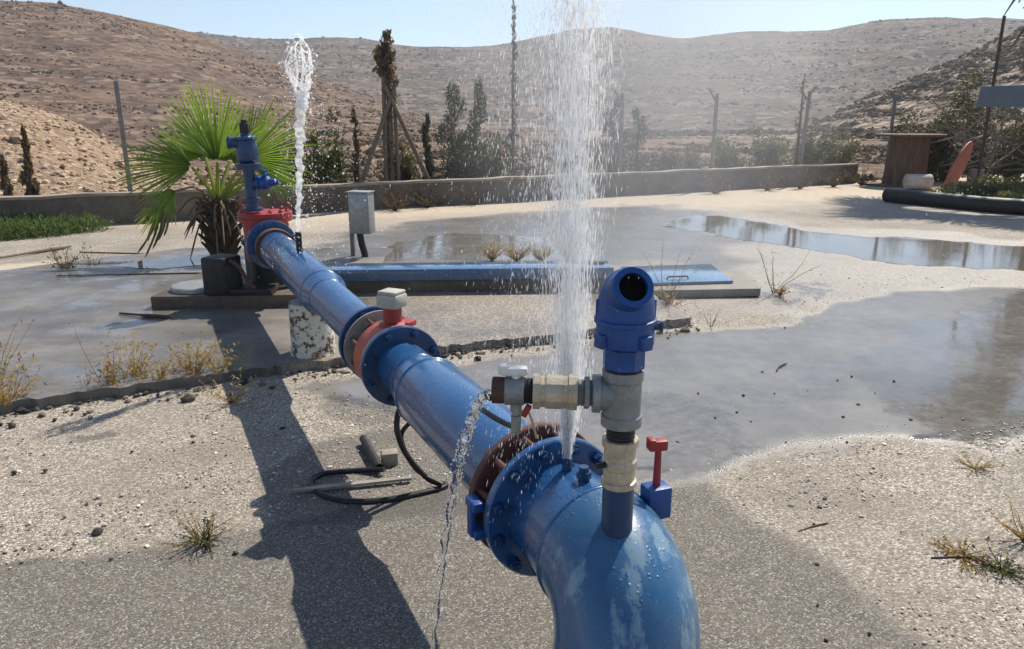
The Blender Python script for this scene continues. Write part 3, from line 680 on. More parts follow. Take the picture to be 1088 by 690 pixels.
MB().tube(smooth_path([g, g + Vector((-.012, .03, -.010)), g + Vector((-.045, .08, -.014)), g + Vector((-.09, .15, -.012))]), .0065, 8).build('black_hose', HOSE, arm)
MB().tube(smooth_path([g + Vector((.006, -.002, .03)), g + Vector((.022, -.004, .04)), g + Vector((.032, 0, .02)), g + Vector((.045, .01, -.03))]), .003, 6).build('wire', BRASS, arm)
MB().box(g + Vector((.022, -.004, .038)), (.012, .012, .028), Matrix.Rotation(.5, 3, 'Y'), .002).build('red_tag', RED, arm)
# air valve
av = MB().lathe(at(0), ZU, [(1.056, .027), (1.064, .027), (1.064, .044), (1.106, .044), (1.106, .038), (1.112, .038)], 8)
MD = Vector((.12, -.88, .46)).normalized()
av.lathe(at(0), ZU, [(1.110, .044), (1.113, .058), (1.116, .060), (1.142, .060), (1.146, .0585), (1.17, .060), (1.200, .058), (1.225, .053), (1.246, .044), (1.260, .031), (1.267, .016), (1.269, 0)], 40)
c0 = at(1.208) + Vector((-.006, .010, 0))
av.lathe(c0, MD, [(.0, .046), (.045, .045), (.058, .043), (.076, .042), (.080, .040), (.080, .0285), (.035, .027), (.034, 0)], 36)
av.lathe(at(0), ZU, [(1.158, .0595), (1.160, .0635), (1.168, .0635), (1.170, .0595)], 40)
for sx in (-1, 1): av.box(at(1.185) + Vector((sx * .0575, -.002, 0)), (.007, .012, .045), None, .003)
valve = av.build('air_valve', BLUE_CAST, pipe, sharp=28)
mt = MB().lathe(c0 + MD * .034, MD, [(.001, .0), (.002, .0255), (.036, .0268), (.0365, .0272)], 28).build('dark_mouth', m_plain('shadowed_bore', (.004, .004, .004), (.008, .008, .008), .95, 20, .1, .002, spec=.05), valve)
for a in (.6, 2.2, 3.7, 5.3):
    dv = Vector((math.cos(a), math.sin(a), 0))
    MB().box(at(1.128) + dv * .060, (.020, .028, .030), Matrix.Rotation(a, 3, 'Z'), .004).build('clamp_lug', BLUE_CAST, valve)
MB().lathe(at(1.15), Vector((1, -.05, 0)), [(.055, .008), (.070, .008), (.070, .012), (.076, .012)], 8).build('plug', BLUE_DEEP, valve)
# isolating valve with red lever on the right flank of the pipe
vb = P(.235, .150, .665)
bv_ = MB().box(vb, (.062, .050, .082), Matrix.Rotation(.35, 3, 'Z'), .005)
bv_.cyl(P(.20, .06, .64), vb + Vector((0, 0, -.01)), .018, 14).build('lever_valve', BLUE_CAST, pipe)
lev = MB().lathe(vb, ZU, [(.035, .010), (.06, .0095), (.135, .008)], 10).box(vb + ZU * .146, (.040, .024, .026), Matrix.Rotation(.2, 3, 'Z'), .004)
lev.box(vb + ZU * .146 + Vector((-.018, 0, .002)), (.016, .03, .03), Matrix.Rotation(.2, 3, 'Z'), .004).build('red_lever', RED, pipe)

# ------------------------------------------------------------------ wellhead on its plinth
WH = P(-5.12, 0, 0); WH.z = 0
plx = MB().prism([(-2.98, 5.93), (-1.62, 6.02), (-1.66, 6.98), (-2.98, 6.95)], .055, .165)
plinth = tag(plx.build('concrete_plinth', CONC_WET, None, (-2.3, 6.4, 0), bevel=.012), 'low damp concrete plinth under the red wellhead', 'plinth')
wh = thing('wellhead', (WH.x, WH.y, .165), 'red bolted wellhead with tall blue valve stack beside the fan palm', 'wellhead')
def W(z): return Vector((WH.x, WH.y, z))
body = MB().lathe(W(0), ZU, [(.40, .175), (.42, .185), (.60, .185), (.70, .19), (.74, .185)], 40).build('casing', RED, wh)
MB().lathe(W(0), ZU, [(.165, .24), (.19, .24), (.19, .165), (.41, .165)], 40).build('base_flange', BLACK, wh)
tf = MB().lathe(W(0), ZU, [(.735, .19), (.735, .225), (.765, .225), (.765, .215), (.775, .215), (.775, .225), (.81, .225), (.813, .21), (.818, .10)], 48).build('top_flange', RED, wh, sharp=25)
for i in range(12):
    a = 2 * math.pi * i / 12
    MB().lathe(W(.81) + Vector((math.cos(a) * .19, math.sin(a) * .19, 0)), ZU, [(0, .019), (.018, .019), (.018, .01), (.03, .01)], 6).build('bolt', RED, tf)
MB().lathe(W(AX), PD, [(.10, .15), (.19, .15), (.19, .205), (.222, .205)], 48).build('outlet_neck', RED, wh)
for sx in (-1, 1):
    c = W(.82) + Vector((sx * .18, .03, .03)); MB().tube([c + Vector((math.cos(a) * .035, 0, math.sin(a) * .035)) for a in np.linspace(-.6, 3.74, 10)], .008, 8).build('lifting_eye', RED, wh)
vx = Vector((WH.x - .11, WH.y + .02, 0))
def V(z): return Vector((vx.x, vx.y, z))
st = MB().lathe(V(0), ZU, [(.81, .09), (.84, .09), (.84, .052), (.90, .052), (.905, .075), (.925, .075), (.93, .05), (1.16, .05), (1.165, .105), (1.19, .105), (1.195, .11), (1.215, .11), (1.22, .06)], 28).build('stack_pipe', BLUE_DEEP, wh)
MB().lathe(V(0), ZU, [(1.215, .06), (1.24, .085), (1.30, .092), (1.36, .085), (1.40, .075), (1.41, .09), (1.43, .09), (1.44, .05), (1.47, .035)], 24).build('air_valve', BLUE_DEEP, wh)
MB().lathe(V(1.385), Vector((-1, -.15, 0)), [(.05, .045), (.12, .045), (.125, .055), (.15, .055), (.15, .03)], 16).build('valve_outlet', BLUE_DEEP, wh)
MB().box(V(1.50), (.075, .075, .09), None, .012).box(V(1.555), (.045, .06, .03), None, .006).build('valve_cap', BLACK, wh)
MB().lathe(V(1.045), Vector((1, -.15, .06)), [(.03, .04), (.07, .04), (.075, .062), (.095, .062), (.10, .05), (.13, .06), (.17, .056), (.185, .035), (.23, .032), (.24, .02), (.26, .017)], 18).lathe(V(1.05) + Vector((.14, -.02, 0)), ZU, [(.03, .022), (.085, .02), (.09, .03), (.11, .028)], 12).build('side_valve', BLUE_CAST, wh)
# dark motor block, round lid and lever to its left
MX = .16
mo = thing('pump_motor', (-2.36, 6.10, .165), 'black pump motor block with round face beside the red wellhead', 'motor')
MB().box((-2.40, 6.02, .34), (.22, .24, .30), Matrix.Rotation(-.3, 3, 'Z'), .02).build('motor_body', BLACK, mo)
MB().lathe((-2.37, 5.905, .38), Vector((.25, -1, .1)), [(-.01, .075), (.015, .075), (.02, .05), (.03, .05), (.03, .02)], 22).build('end_cover', BLACK, mo)
MB().box((-2.26, 6.06, .20), (.55, .26, .05), Matrix.Rotation(.05, 3, 'Z'), .01).build('mounting_base', BLACK, mo)
MB().tube(smooth_path([(-2.30, 5.95, .46), (-2.20, 5.88, .42), (-2.12, 5.80, .33), (-2.05, 5.76, .28)]), .016, 10).build('lever_arm', RUST_DARK, mo)
lid = MB().lathe((-2.70, 6.22, .166), ZU, [(0, .21), (.004, .215), (.035, .215), (.042, .205)], 40)
tag(lid.build('round_cover', GREY_STEEL, None, (-2.70, 6.22, .166)), 'flat round steel cover lying on the plinth by the motor block', 'cover')
dk = MB().lathe((-2.33, 6.72, .165), ZU, [(0, .12), (.30, .12), (.32, .14), (.36, .14), (.38, .06)], 20)
tag(dk.build('pump_drum', m_plain('dark_teal_paint', (.012, .03, .035), (.025, .05, .055), .5, 12), None, (-2.33, 6.72, .165)), 'dark green drum standing behind the motor block under the palm', 'drum')
# support under the pipe
sp_ = P(-3.31, 0, 0)
t = NT('whitewashed_concrete'); pos = t.coord()
cm = t.rng(t.math('ADD', t.math('MULTIPLY', t.noise(7, 7, .75), .6), t.math('MULTIPLY', t.noise(28, 5, .7), .4)), .50, .56)
c = t.mix(cm, (.60, .56, .49), (.09, .065, .045)); t.bsdf(c, .85, 0, t.bump(cm, .5, .006), .3)
sup = MB().lathe((sp_.x, sp_.y, .03), ZU, [(0, .165), (.03, .15), (.10, .143), (.30, .140), (.38, .138)], 26)
tag(sup.build('pipe_support', t.m, None, (sp_.x, sp_.y, .03)), 'flaking white concrete post propping up the blue pipe', 'support')
# grey control cabinet on legs
cb = gp(378, 279); cab = thing('control_cabinet', cb, 'grey metal control cabinet on two thin legs behind the pipe', 'cabinet')
R_ = Matrix.Rotation(-.22, 3, 'Z')
MB().box(cb + Vector((.095, .02, .565)), (.24, .17, .46), R_, .008).build('cabinet_body', GREY_STEEL, cab)
MB().box(cb + Vector((.075, -.072, .56)), (.215, .012, .43), R_, .004).build('cabinet_door', GREY_STEEL, cab)
MB().box(cb + Vector((.155, -.075, .56)), (.02, .02, .06), R_, .004).build('door_lock', BLACK, [c for c in cab.children if c.name.startswith('cabinet_door')][0])
MB().box(cb + Vector((.09, .01, .801)), (.27, .21, .012), R_, .003).build('cabinet_roof', GREY_STEEL, cab)
MB().box(cb + Vector((-.045, .10, .40)), (.045, .04, .80), R_, .003).build('leg', POST, cab)
MB().tube(smooth_path([cb + Vector((.06, .02, .34)), cb + Vector((.075, .02, .22)), cb + Vector((.10, .03, .10)), cb + Vector((.11, .03, 0))]), .038, 10).build('cable_duct', BLACK, cab)
# blue steel trench cover
a0, a1 = gp(352, 319), gp(651, 315)
dv = (a1 - a0).normalized(); nv = Vector((-dv.y, dv.x, 0)); L = (a1 - a0).length; cc = (a0 + a1) / 2
RT = Matrix.Rotation(math.atan2(dv.y, dv.x), 3, 'Z')
tc = thing('trench_cover', cc, 'long blue steel lid over a low concrete trench kerb', 'trench cover')
MB().box(cc + nv * .16 + ZU * .085, (L - .02, .28, .17), RT, .01).build('trench_kerb', CONC_WET, tc)
BL_LID = m_paint('lid_blue_paint', (.020, .085, .19), (.03, .12, .25), (.10, .09, .08), .20, 4, .66, bump=.05, coat=.8)
MB().box(cc + nv * .16 + ZU * .222, (L, .34, .105), RT, .008).build('lid', BL_LID, tc)
MB().box(a1 - dv * .14 + nv * .16 + ZU * .285, (.16, .03, .016), RT, .004).build('lid_handle', RUST_DARK, tc)
# flat blue cover on its own low kerb
k0 = [gp(640, 317), gp(806, 315), gp(786, 302), gp(640, 297)]
fc = thing('hatch_cover', sum(k0, Vector()) / 4, 'flat blue steel hatch cover right of the long trench lid', 'hatch')
k0 = [gp(600, 319), gp(808, 315), gp(792, 296), gp(600, 290)]
MB().prism([p[:2] for p in k0], .0, .075).build('hatch_kerb', m_plain('kerb_concrete', (.15, .135, .115), (.26, .235, .20), .8, 4, .5, .012), fc, bevel=.012)
k1 = [gp(660, 304.5, .08), gp(779, 301, .08), gp(755, 283, .08), gp(660, 286, .08)]
MB().prism([p[:2] for p in k1], .078, .105).build('cover_plate', m_paint('hatch_blue_paint', (.03, .12, .22), (.045, .15, .27), (.16, .17, .17), .20, 4, .62, bump=.05, coat=.8), fc, bevel=.003)
hp = gp(722, 297, .105)
MB().tube([hp + Vector((-.12, 0, 0)), hp + Vector((-.11, 0, .025)), hp + Vector((.08, .03, .025)), hp + Vector((.09, .03, 0))], .008, 8).build('handle', RUST_DARK, fc)

# ------------------------------------------------------------------ low wall and fence posts
wm = MB(); N = 60; wl_ = []
A0 = W0 - WD * 5.0; A1 = W1 + WD * .35; LW = (A1 - A0).length
wall = thing('boundary_wall', W0.lerp(W1, .5), 'low stained concrete wall closing the yard at the back', 'wall')
body_m, cap_m = MB(), MB(); vs = []
for i in range(N + 1):
    p = A0 + WD * LW * i / N; h = .43 + U(-.012, .012) + .03 * i / N
    vs.append((p, h))
def wall_strip(mb, w0, w1, z0f, z1f, jit=0.0):
    v = []; f = []
    for p, h in vs:
        j = U(-jit, jit)
        v += [p + WN * (w0 + j) + ZU * z0f(h), p + WN * (w0 + j) + ZU * z1f(h), p + WN * (w1 + j) + ZU * z1f(h), p + WN * (w1 + j) + ZU * z0f(h)]
    n = len(vs)
    for i in range(n - 1):
        for k in range(4): f.append((i * 4 + k, i * 4 + (k + 1) % 4, (i + 1) * 4 + (k + 1) % 4, (i + 1) * 4 + k))
    f += [(0, 1, 2, 3), tuple((n - 1) * 4 + k for k in (3, 2, 1, 0))]; mb.add(v, f)
wall_strip(body_m, 0, .22, lambda h: -.1, lambda h: h)
body_m.build('wall_face', CONC, wall, sharp=25)
wall_strip(cap_m, -.02, .25, lambda h: h + .002, lambda h: h + .045, .012)
cap_m.build('wall_coping', CONC_CAP, wall, sharp=25)
def wall_at(px):
    u = (px - 544) / 786.0; lo, hi = -6.0, 26.0
    for _ in range(50):
        m_ = (lo + hi) / 2; p = W0 + WD * m_
        z = p.y * CT + (H - .4) * ST
        if p.x / z < u: lo = m_
        else: hi = m_
    return W0 + WD * lo
def top_z(p, py):                           # height at which a post standing on p reaches that row
    v = (py - 345) / 786.0; k = (-ST - v * CT) / (CT - v * ST); return H + k * p.y
FG = 'fence posts along the back wall'
def fence_post(px, top, label, arms, r=.035, mat=POST, lean=0.0):
    p = wall_at(px) + WN * .34; h = top_z(p, top)
    o = thing('fence_post', (p.x, p.y, 0), label, 'fence post', FG)
    ph = h - (.28 if arms else 0); l_ = WD * lean
    MB().box(p + ZU * ph / 2 + l_ * .5, (r * 2, r * 1.7, ph + .3), Matrix.Rotation(.49, 3, 'Z') @ Matrix.Rotation(lean * .4, 3, 'Y'), .006).build('post', mat, o)
    for sgn in arms:
        d = (WD * sgn * .26 + ZU * .30); MB().cyl(p + ZU * (ph - .05), p + ZU * (ph - .05) + d, .026, 8).build('arm', mat, o)
fence_post(140, 97, 'plain fence post left of the fan palm against the rubble bank', ())
fence_post(668, 92, 'single armed fence post just right of the tall water spray', (-1,))
fence_post(767, 93, 'single armed fence post midway between the spray and the cable drum', (-1,))
fence_post(861, 91, 'leaning two armed fence post standing among dry scrub', (-1, 1), lean=.1)
fence_post(954, 95, 'Y topped fence post rising behind the wooden cable drum', (-1, 1))
# guyed dry tree with two struts
gt = wall_at(425) + WN * .45; gz = top_z(gt, 56)
guy = thing('staked_tree', (gt.x, gt.y, 0), 'dry columnar tree held by two slanting timber struts behind the wall', 'tree')
MB().tube([gt + ZU * -.1, gt + ZU * 1.0, gt + ZU * 2.0 + WD * .02, gt + ZU * (gz - .1) + WD * .05], [.07, .06, .05, .015], 8).build('trunk', BARK, guy)
for sgn, px in ((-1, 385), (1, 470)):
    b_ = wall_at(px) + WN * .40; hd_ = gt + ZU * (1.98 if sgn < 0 else 2.05) - WD * .10 * sgn * -1
    MB().cyl(b_ + ZU * .2, gt + ZU * 2.2 - WD * sgn * .10 - WN * .12, .048, 8, .036).build('strut', STAKE, guy)
MB().cyl(gt - WD * .13 + ZU * -.1 - WN * .04, gt - WD * .09 + ZU * 2.45 - WN * .04, .04, 8).cyl(gt + WD * .14 + ZU * -.1 - WN * .03, gt + WD * .10 + ZU * 2.15 - WN * .03, .035, 8).build('stake', STAKE, guy)

# ------------------------------------------------------------------ foliage
def leaf_cloud(blobs, n, size, up=.0, droop=0.0, asp=2.2):
    """leaf shaped quads through ellipsoids: blobs = [(centre, (rx, ry, rz), weight)]"""
    wts = np.array([b[2] for b in blobs], float); wts /= wts.sum(); pick = RNG.choice(len(blobs), n, p=wts)
    C = np.array([b[0][:] for b in blobs])[pick]; R = np.array([b[1] for b in blobs])[pick]
    d = RNG.standard_normal((n, 3)); d /= np.linalg.norm(d, axis=1)[:, None]
    rad = RNG.uniform(.15, 1.0, n) ** .5 * RNG.uniform(.8, 1.15, n)
    c = C + d * R * rad[:, None]
    a = RNG.standard_normal((n, 3)) + d * .6 + np.array([0, 0, up]); a /= np.linalg.norm(a, axis=1)[:, None]
    b = np.cross(a, RNG.standard_normal((n, 3))); b /= np.linalg.norm(b, axis=1)[:, None] + 1e-9
    s = (size * RNG.uniform(.55, 1.35, n))[:, None]
    p0 = c - a * s; p1 = c + b * s / asp; p2 = c + a * s; p3 = c - b * s / asp
    v = np.stack([p0, p1, p2, p3], 1).reshape(-1, 3); f = np.arange(n * 4).reshape(n, 4); return v, f
def twigs(mb, base, n, length, spread, r=.006, bend=.3, up=1.0):
    for _ in range(n):
        d = Vector((U(-1, 1) * spread, U(-1, 1) * spread, up)).normalized(); L = length * U(.55, 1.1); p = Vector(base) + Vector((U(-1, 1), U(-1, 1), 0)) * r * 4
        pts = [p]; 
        for k in range(4):
            d = (d + Vector((U(-1, 1), U(-1, 1), U(-.6, .5))) * bend * .5).normalized(); pts.append(pts[-1] + d * L / 4)
        mb.tube(pts, [r, r * .85, r * .7, r * .5, r * .25], 5)
        yield pts
def shrub(name, px, top, wpx, mat, label, cat, dn=.6, n=900, leaf=.05, style='bush', group=None, off=0.0, bottom=None):
    p = wall_at(px) + WN * dn; p = p + WD * off; h = top_z(p, top); ppm = 786.0 / (p.y * CT + .4); wd = wpx / ppm
    o = thing(name, (p.x, p.y, 0), label, cat, group)
    tm = MB(); blobs = []
    if style == 'column':
        tm.tube([p + ZU * -.1, p + ZU * h * .5, p + ZU * h * .96], [.05, .035, .008], 6)
        k = 9
        for i in range(k):
            f = (i + .5) / k; rr = wd / 2 * (1 - f * .74) * U(.6, 1.2)
            blobs.append((p + ZU * (h * f) + Vector((U(-.3, .3), U(-.3, .3), 0)) * wd * (1 - .6 * f), (rr, rr, h / k * .85), rr + .05))
        up = 1.6
    else:
        for pts in twigs(tm, p, 9, h * .95, .45, .018, .35):
            for q_ in pts[2:]:
                rr = wd * .16 * U(.6, 1.3); blobs.append((Vector((p.x + (q_.x - p.x) * wd / h * .9, p.y + (q_.y - p.y) * .8, q_.z)), (rr, rr, rr * .9), 1))
        up = .3
    tm.build('trunk', BARK, o, sharp=80)
    v, f = leaf_cloud(blobs, n, leaf, up); np_mesh('crown', v, f, mat, o)
TG = 'scrub growing behind the boundary wall'
shrub('cypress_tree', 31, 138, 15, L_BROWN, 'narrow brown cypress at the far left above the green weeds', 'cypress', .7, 900, .055, 'column', TG)
shrub('cypress_tree', 3, 165, 16, L_BROWN, 'short cypress cut by the left edge of the view', 'cypress', .7, 700, .055, 'column', TG)
shrub('young_tree', 362, 122, 62, L_OLIVE, 'sparse olive green young tree left of the staked tree', 'tree', 1.0, 1300, .05, 'bush', TG)
shrub('young_tree', 333, 150, 46, L_BROWN, 'low brownish bush directly behind the slim water jet', 'bush', 1.2, 900, .05, 'bush', TG)
shrub('cypress_tree', 398, 118, 13, L_BROWN, 'thin dry sapling beside the left strut of the staked tree', 'tree', 1.0, 500, .05, 'column', TG)
v, f = leaf_cloud([(gt + ZU * (z_) + Vector((U(-.06, .06), U(-.06, .06), 0)), (.13 * k_, .13 * k_, .16), k_) for z_, k_ in
                   ((.5, .5), (.8, .5), (1.1, .6), (1.4, .6), (1.7, .7), (2.0, .8), (2.25, 1.2), (2.5, 1.6), (2.75, 1.4), (3.0, .8), (gz - .3, .9), (gz - .05, 1.1))], 1100, .06, 1.2); np_mesh('crown', v, f, L_BROWN, guy)
shrub('dry_bush', 445, 150, 40, L_BROWN, 'dry brown bush between the two struts of the staked tree', 'bush', 1.4, 800, .05, 'bush', TG)
shrub('cypress_tree', 503, 92, 48, L_CYP, 'dark cypress at the left fringe of the tall spray', 'cypress', 1.0, 3000, .034, 'column', TG)
shrub('cypress_tree', 477, 124, 20, L_CYP, 'small dark cypress next to the right strut', 'cypress', 1.1, 1000, .05, 'column', TG)
shrub('cypress_tree', 533, 88, 50, L_CYP, 'dark cypress half veiled by falling droplets', 'cypress', 1.2, 3000, .034, 'column', TG)
shrub('tall_cypress', 577, 6, 15, L_CYP, 'tallest cypress whose thin tip tops the skyline behind the spray', 'cypress', 1.3, 380, .055, 'column', TG)
shrub('cypress_tree', 682, 108, 46, L_CYP, 'grey green cypress behind the single armed post by the spray', 'cypress', 1.1, 2600, .034, 'column', TG)
shrub('cypress_tree', 711, 116, 38, L_CYP, 'slighter cypress standing right of the grey green one', 'cypress', 1.2, 2000, .034, 'column', TG)
for px, top, wd, lab in ((740, 158, 44, 'low dusty scrub right of the two cypresses'), (800, 150, 60, 'sparse olive scrub beside the middle fence post'),
                         (845, 138, 58, 'olive scrub left of the leaning two armed post'), (884, 132, 60, 'taller olive scrub right of the leaning post'), (920, 146, 56, 'olive scrub next to the wooden cable drum')):
    shrub('dry_bush', px, top, wd, L_OLIVE if px > 780 else L_BROWN, lab, 'scrub', .9, 3600, .032, 'bush', TG)
for px, top, wd, mt_, lab in ((318, 158, 40, L_OLIVE, 'olive bush directly left of the low brownish bush'), (384, 152, 34, L_OLIVE, 'low olive bush under the left strut'), (461, 158, 36, L_OLIVE, 'low olive bush under the right strut'), (520, 140, 60, L_OLIVE, 'broad olive bush at the foot of the cypresses left of the spray'),
                               (560, 138, 60, L_OLIVE, 'olive bush veiled by the left side of the spray'), (648, 146, 50, L_OLIVE, 'olive bush veiled by mist right of the spray'), (696, 150, 56, L_OLIVE, 'olive bush at the foot of the two grey green cypresses'), (775, 160, 46, L_OLIVE, 'low olive bush between the two single armed posts')):
    shrub('olive_bush', px, top, wd, mt_, lab, 'bush', 1.5, 2600, .032, 'bush', TG)
shrub('dead_sapling', 872, 72, 10, L_BROWN, 'tall bare sapling reaching above the leaning fence post', 'sapling', .8, 120, .05, 'column', TG)
# big dark bush at the right with dead branches
bb = thing('large_bush', (13.2, 20.2, 0), 'large dark bush with dead branches behind the rusty plate', 'bush')
tm = MB(); blobs = []
for cx, h0, ww in ((11.6, 2.2, .9), (12.6, 2.6, 1.0), (13.4, 2.1, 1.0), (14.3, 2.4, 1.1), (15.2, 2.2, 1.0), (10.95, 1.5, .5)):
    for pts in twigs(tm, (cx, 20.3, -.1), 8, h0, .5, .03, .5):
        for q_ in pts[1:]: blobs.append((q_ + Vector((U(-.2, .2), U(-.3, .3), 0)), (.34 * ww, .34 * ww, .27), 1))
tm.build('trunk', BARK, bb, sharp=80); v, f = leaf_cloud(blobs, 30000, .04, .2); np_mesh('crown', v, f, L_BUSH, bb)
db = MB()
for _ in range(60):
    p = Vector((U(11.0, 14.5), U(19.0, 19.8), U(.2, 1.3))); d = Vector((U(-1, 1), U(-.5, .1), U(-.2, .8))).normalized(); L = U(.5, 1.7)
    db.tube([p, p + d * L * .5 + Vector((0, 0, U(-.06, .06))), p + d * L], [.028, .021, .008], 6)
db.build('dead_branch', POST, bb)

# ------------------------------------------------------------------ things at the right end of the wall
sp0 = gp(960, 197); dr_ = thing('cable_drum', sp0, 'weathered wooden cable drum standing upright with a wide top board', 'cable drum')
dm = MB(); nst = 22
for i in range(nst):
    a = 2 * math.pi * (i + .5) / nst; r0, r1 = .50 + U(-.01, .012), .44 + U(-.01, .012)
    ca, sa = math.cos(a), math.sin(a); tx = Vector((-sa, ca, 0)) * (math.pi * .47 / nst) * .94; nrm = Vector((ca, sa, 0))
    zt = 1.21; 
    q_ = [sp0 + nrm * r0 - tx * 1.06, sp0 + nrm * r0 + tx * 1.06, sp0 + nrm * r1 + tx + ZU * zt, sp0 + nrm * r1 - tx + ZU * zt]
    dm.add(q_ + [p - nrm * .03 for p in q_], [(0, 1, 2, 3), (7, 6, 5, 4), (0, 4, 5, 1), (1, 5, 6, 2), (2, 6, 7, 3), (3, 7, 4, 0)])
dm.build('stave_barrel', WOOD, dr_, sharp=20)
MB().lathe(sp0, ZU, [(1.212, .80), (1.218, .815), (1.262, .815), (1.268, .80)], 36).build('top_board', WOOD, dr_)
MB().lathe(sp0 + Vector((-.25, .1, 0)), ZU, [(.0, .74), (.05, .74)], 36).build('bottom_board', WOOD, dr_)
lp = gp(975, 202)
roll = MB().lathe(lp + Vector((-.29, .06, .185)), Vector((1, -.12, 0)), [(0, .15), (.015, .178), (.03, .185), (.55, .185), (.565, .178), (.58, .15)], 26)
tag(roll.build('wooden_roll', STONE, None, lp), 'pale short log lying in front of the cable drum', 'log')
d0, d1 = gp(1001, 203), pp(1033, 159, 18.3); ax = (d1 - d0); cD = (d0 + d1) / 2
yv = Vector((ax.y, -ax.x, 0)).normalized(); nn = ax.normalized().cross(Vector((.28, -1, .12)).normalized()).normalized()
wv = Vector((.62, .72, -.1)); wv = (wv - ax.normalized() * wv.dot(ax.normalized())).normalized(); nr = ax.normalized().cross(wv)
pl = MB(); vs_ = []; n = 40
for z_ in (-.012, .012):
    for i in range(n):
        a = 2 * math.pi * i / n; vs_.append(cD + ax * .5 * math.cos(a) + wv * .62 * math.sin(a) + nr * z_)
pl.add(vs_, [tuple(range(n))[::-1], tuple(range(n, 2 * n))] + [(i, (i + 1) % n, n + (i + 1) % n, n + i) for i in range(n)])
tag(pl.build('rusty_disc', RUSTY, None, d0), 'reddish rusty round plate leaning at a slant beside the thin pole', 'plate')
pb = gp(1037, 203); ph = top_z(pb, 17)
tag(MB().tube([pb + ZU * -.1, pb + ZU * ph * .5, pb + ZU * ph], .035, 10).build('thin_pole', RUST_DARK, None, pb), 'tall thin rusty pole beside the leaning plate', 'pole')
bk = gp(1035, 196); tag(MB().lathe(bk, ZU, [(0, .17), (.02, .18), (.36, .19), (.38, .18)], 20).build('tin_bucket', m_plain('tin_grey', (.16, .13, .11), (.28, .24, .2), .6, 8), None, bk), 'short brown tin drum behind the thin pole', 'drum')
# canopy whose edge board shows at the right
cq = pp(1041, 100, 16.2); cn = thing('shed_canopy', (cq.x + 2.2, 16.2, 0), 'blue grey metal edge board of a canopy entering at the right', 'canopy')
z0, z1 = pp(1041, 114, 16.2).z, pp(1041, 92, 16.2).z
fas = MB(); fv = [(cq.x, 16.2, z0), (cq.x + 4.6, 15.2, z0), (cq.x + 4.6, 15.2, z1 + .12), (cq.x + .02, 16.2, z1)]
fas.add(fv + [(a, b + .05, c_) for a, b, c_ in fv], [(0, 1, 2, 3), (7, 6, 5, 4), (0, 4, 5, 1), (1, 5, 6, 2), (2, 6, 7, 3), (3, 7, 4, 0)]); fas.build('edge_board', SLATE, cn, bevel=.004)
for dx in (1.6, 4.2): MB().cyl((cq.x + dx, 16.05 - dx * .21, -.05), (cq.x + dx, 16.05 - dx * .21 + .32, z1), .05, 10).build('canopy_post', RUST_DARK, cn)
# black pipe and cut greenery
b0, b1 = gp(941, 214.5), gp(1052, 226); b2 = gp(1120, 231)
bp = MB().tube([b0 + ZU * .135, (b0 + b1) / 2 + ZU * .137, b1 + ZU * .135, b2 + ZU * .135], .135, 20)
tag(bp.build('black_pipe', BLACK, None, b0), 'thick black plastic pipe lying on the pale ground at the right', 'pipe')
gb = gp(1062, 222); v, f = leaf_cloud([(gp(px, py) + ZU * zz, (.5, .45, .2), 1) for px, py, zz in ((1015, 210, .12), (1040, 214, .2), (1065, 217, .25), (1090, 220, .25), (1050, 205, .2), (1085, 208, .25), (1110, 214, .3), (1072, 223, .15), (1100, 226, .15))], 3800, .05, .2)
hb = np_mesh('cut_foliage', v, f, L_OLIVE, None, False, gb); tag(hb, 'low heap of dry cut greenery on the black pipe', 'foliage')

# ------------------------------------------------------------------ palms
def fan_leaf(name, hub, axis, nrm, R, mat, parent, nseg=34, span=2.05, fuse=.45, droop=.18, dead=0.0):
    hub = Vector(hub); ax = Vector(axis).normalized(); nm = Vector(nrm); nm = (nm - ax * nm.dot(ax)).normalized(); sd_ = nm.cross(ax)
    mb = MB()
    for i in range(nseg):
        f_ = (i + .5) / nseg * 2 - 1; a = f_ * span + U(-.015, .015); da = span / nseg * 1.0
        L = R * (1 - .26 * abs(f_) ** 2) * (U(.9, 1.06) if random.random() > .12 else U(.68, .85)); kd = U(.6, 1.7); sw_ = U(-.035, .035)
        def pt(ang, r, lift=0.0):
            ang = ang + sw_ * (r / R) ** 2; dz = -droop * kd * R * (r / R) ** 2.6 - .10 * R * abs(f_) ** 2 * (r / R)
            q_ = ax * math.cos(ang) + sd_ * math.sin(ang)
            return hub + q_ * r + nm * (lift - .16 * R * (abs(math.sin(ang)) ** 2) * (r / R)) + ZU * dz * (1 + dead)
        rs = (.04, fuse * .5, fuse, .64, .86, 1.0); w_ = (1, 1, 1, .70, .36, .03)
        vs = []
        for r_, k in zip(rs, w_):
            r = r_ * L if r_ > fuse else r_ * R
            vs += [pt(a - da * k, r), pt(a, r, .022 * R * k), pt(a + da * k, r)]
        fs = []
        for j in range(len(rs) - 1):
            b = j * 3; fs += [(b, b + 1, b + 4, b + 3), (b + 1, b + 2, b + 5, b + 4)]
        mb.add(vs, fs)
    me = mb.build(name, mat, parent, sharp=180); return me
fp = gp(238, 277); palm = thing('fan_palm', fp, 'young green fan palm growing beside the red wellhead', 'palm tree')
tk = MB(); 
for k in range(46):
    z_ = k / 46 * .62; a = k * 2.4; rr = .085 + .045 * math.sin(z_ / .62 * 3)
    p = fp + Vector((math.cos(a) * rr, math.sin(a) * rr, z_)); d = Vector((math.cos(a) * .10, math.sin(a) * .10, .17))
    tk.tube([p, p + d * .6, p + d + Vector((math.cos(a), math.sin(a), 0)) * .03], [.035, .026, .012], 5)
tk.lathe(fp, ZU, [(-.03, .16), (.2, .125), (.45, .115), (.66, .08), (.72, .04)], 16).build('trunk', TRUNK, palm)
crown = Vector((fp.x, fp.y, .66)); Y0 = fp.y
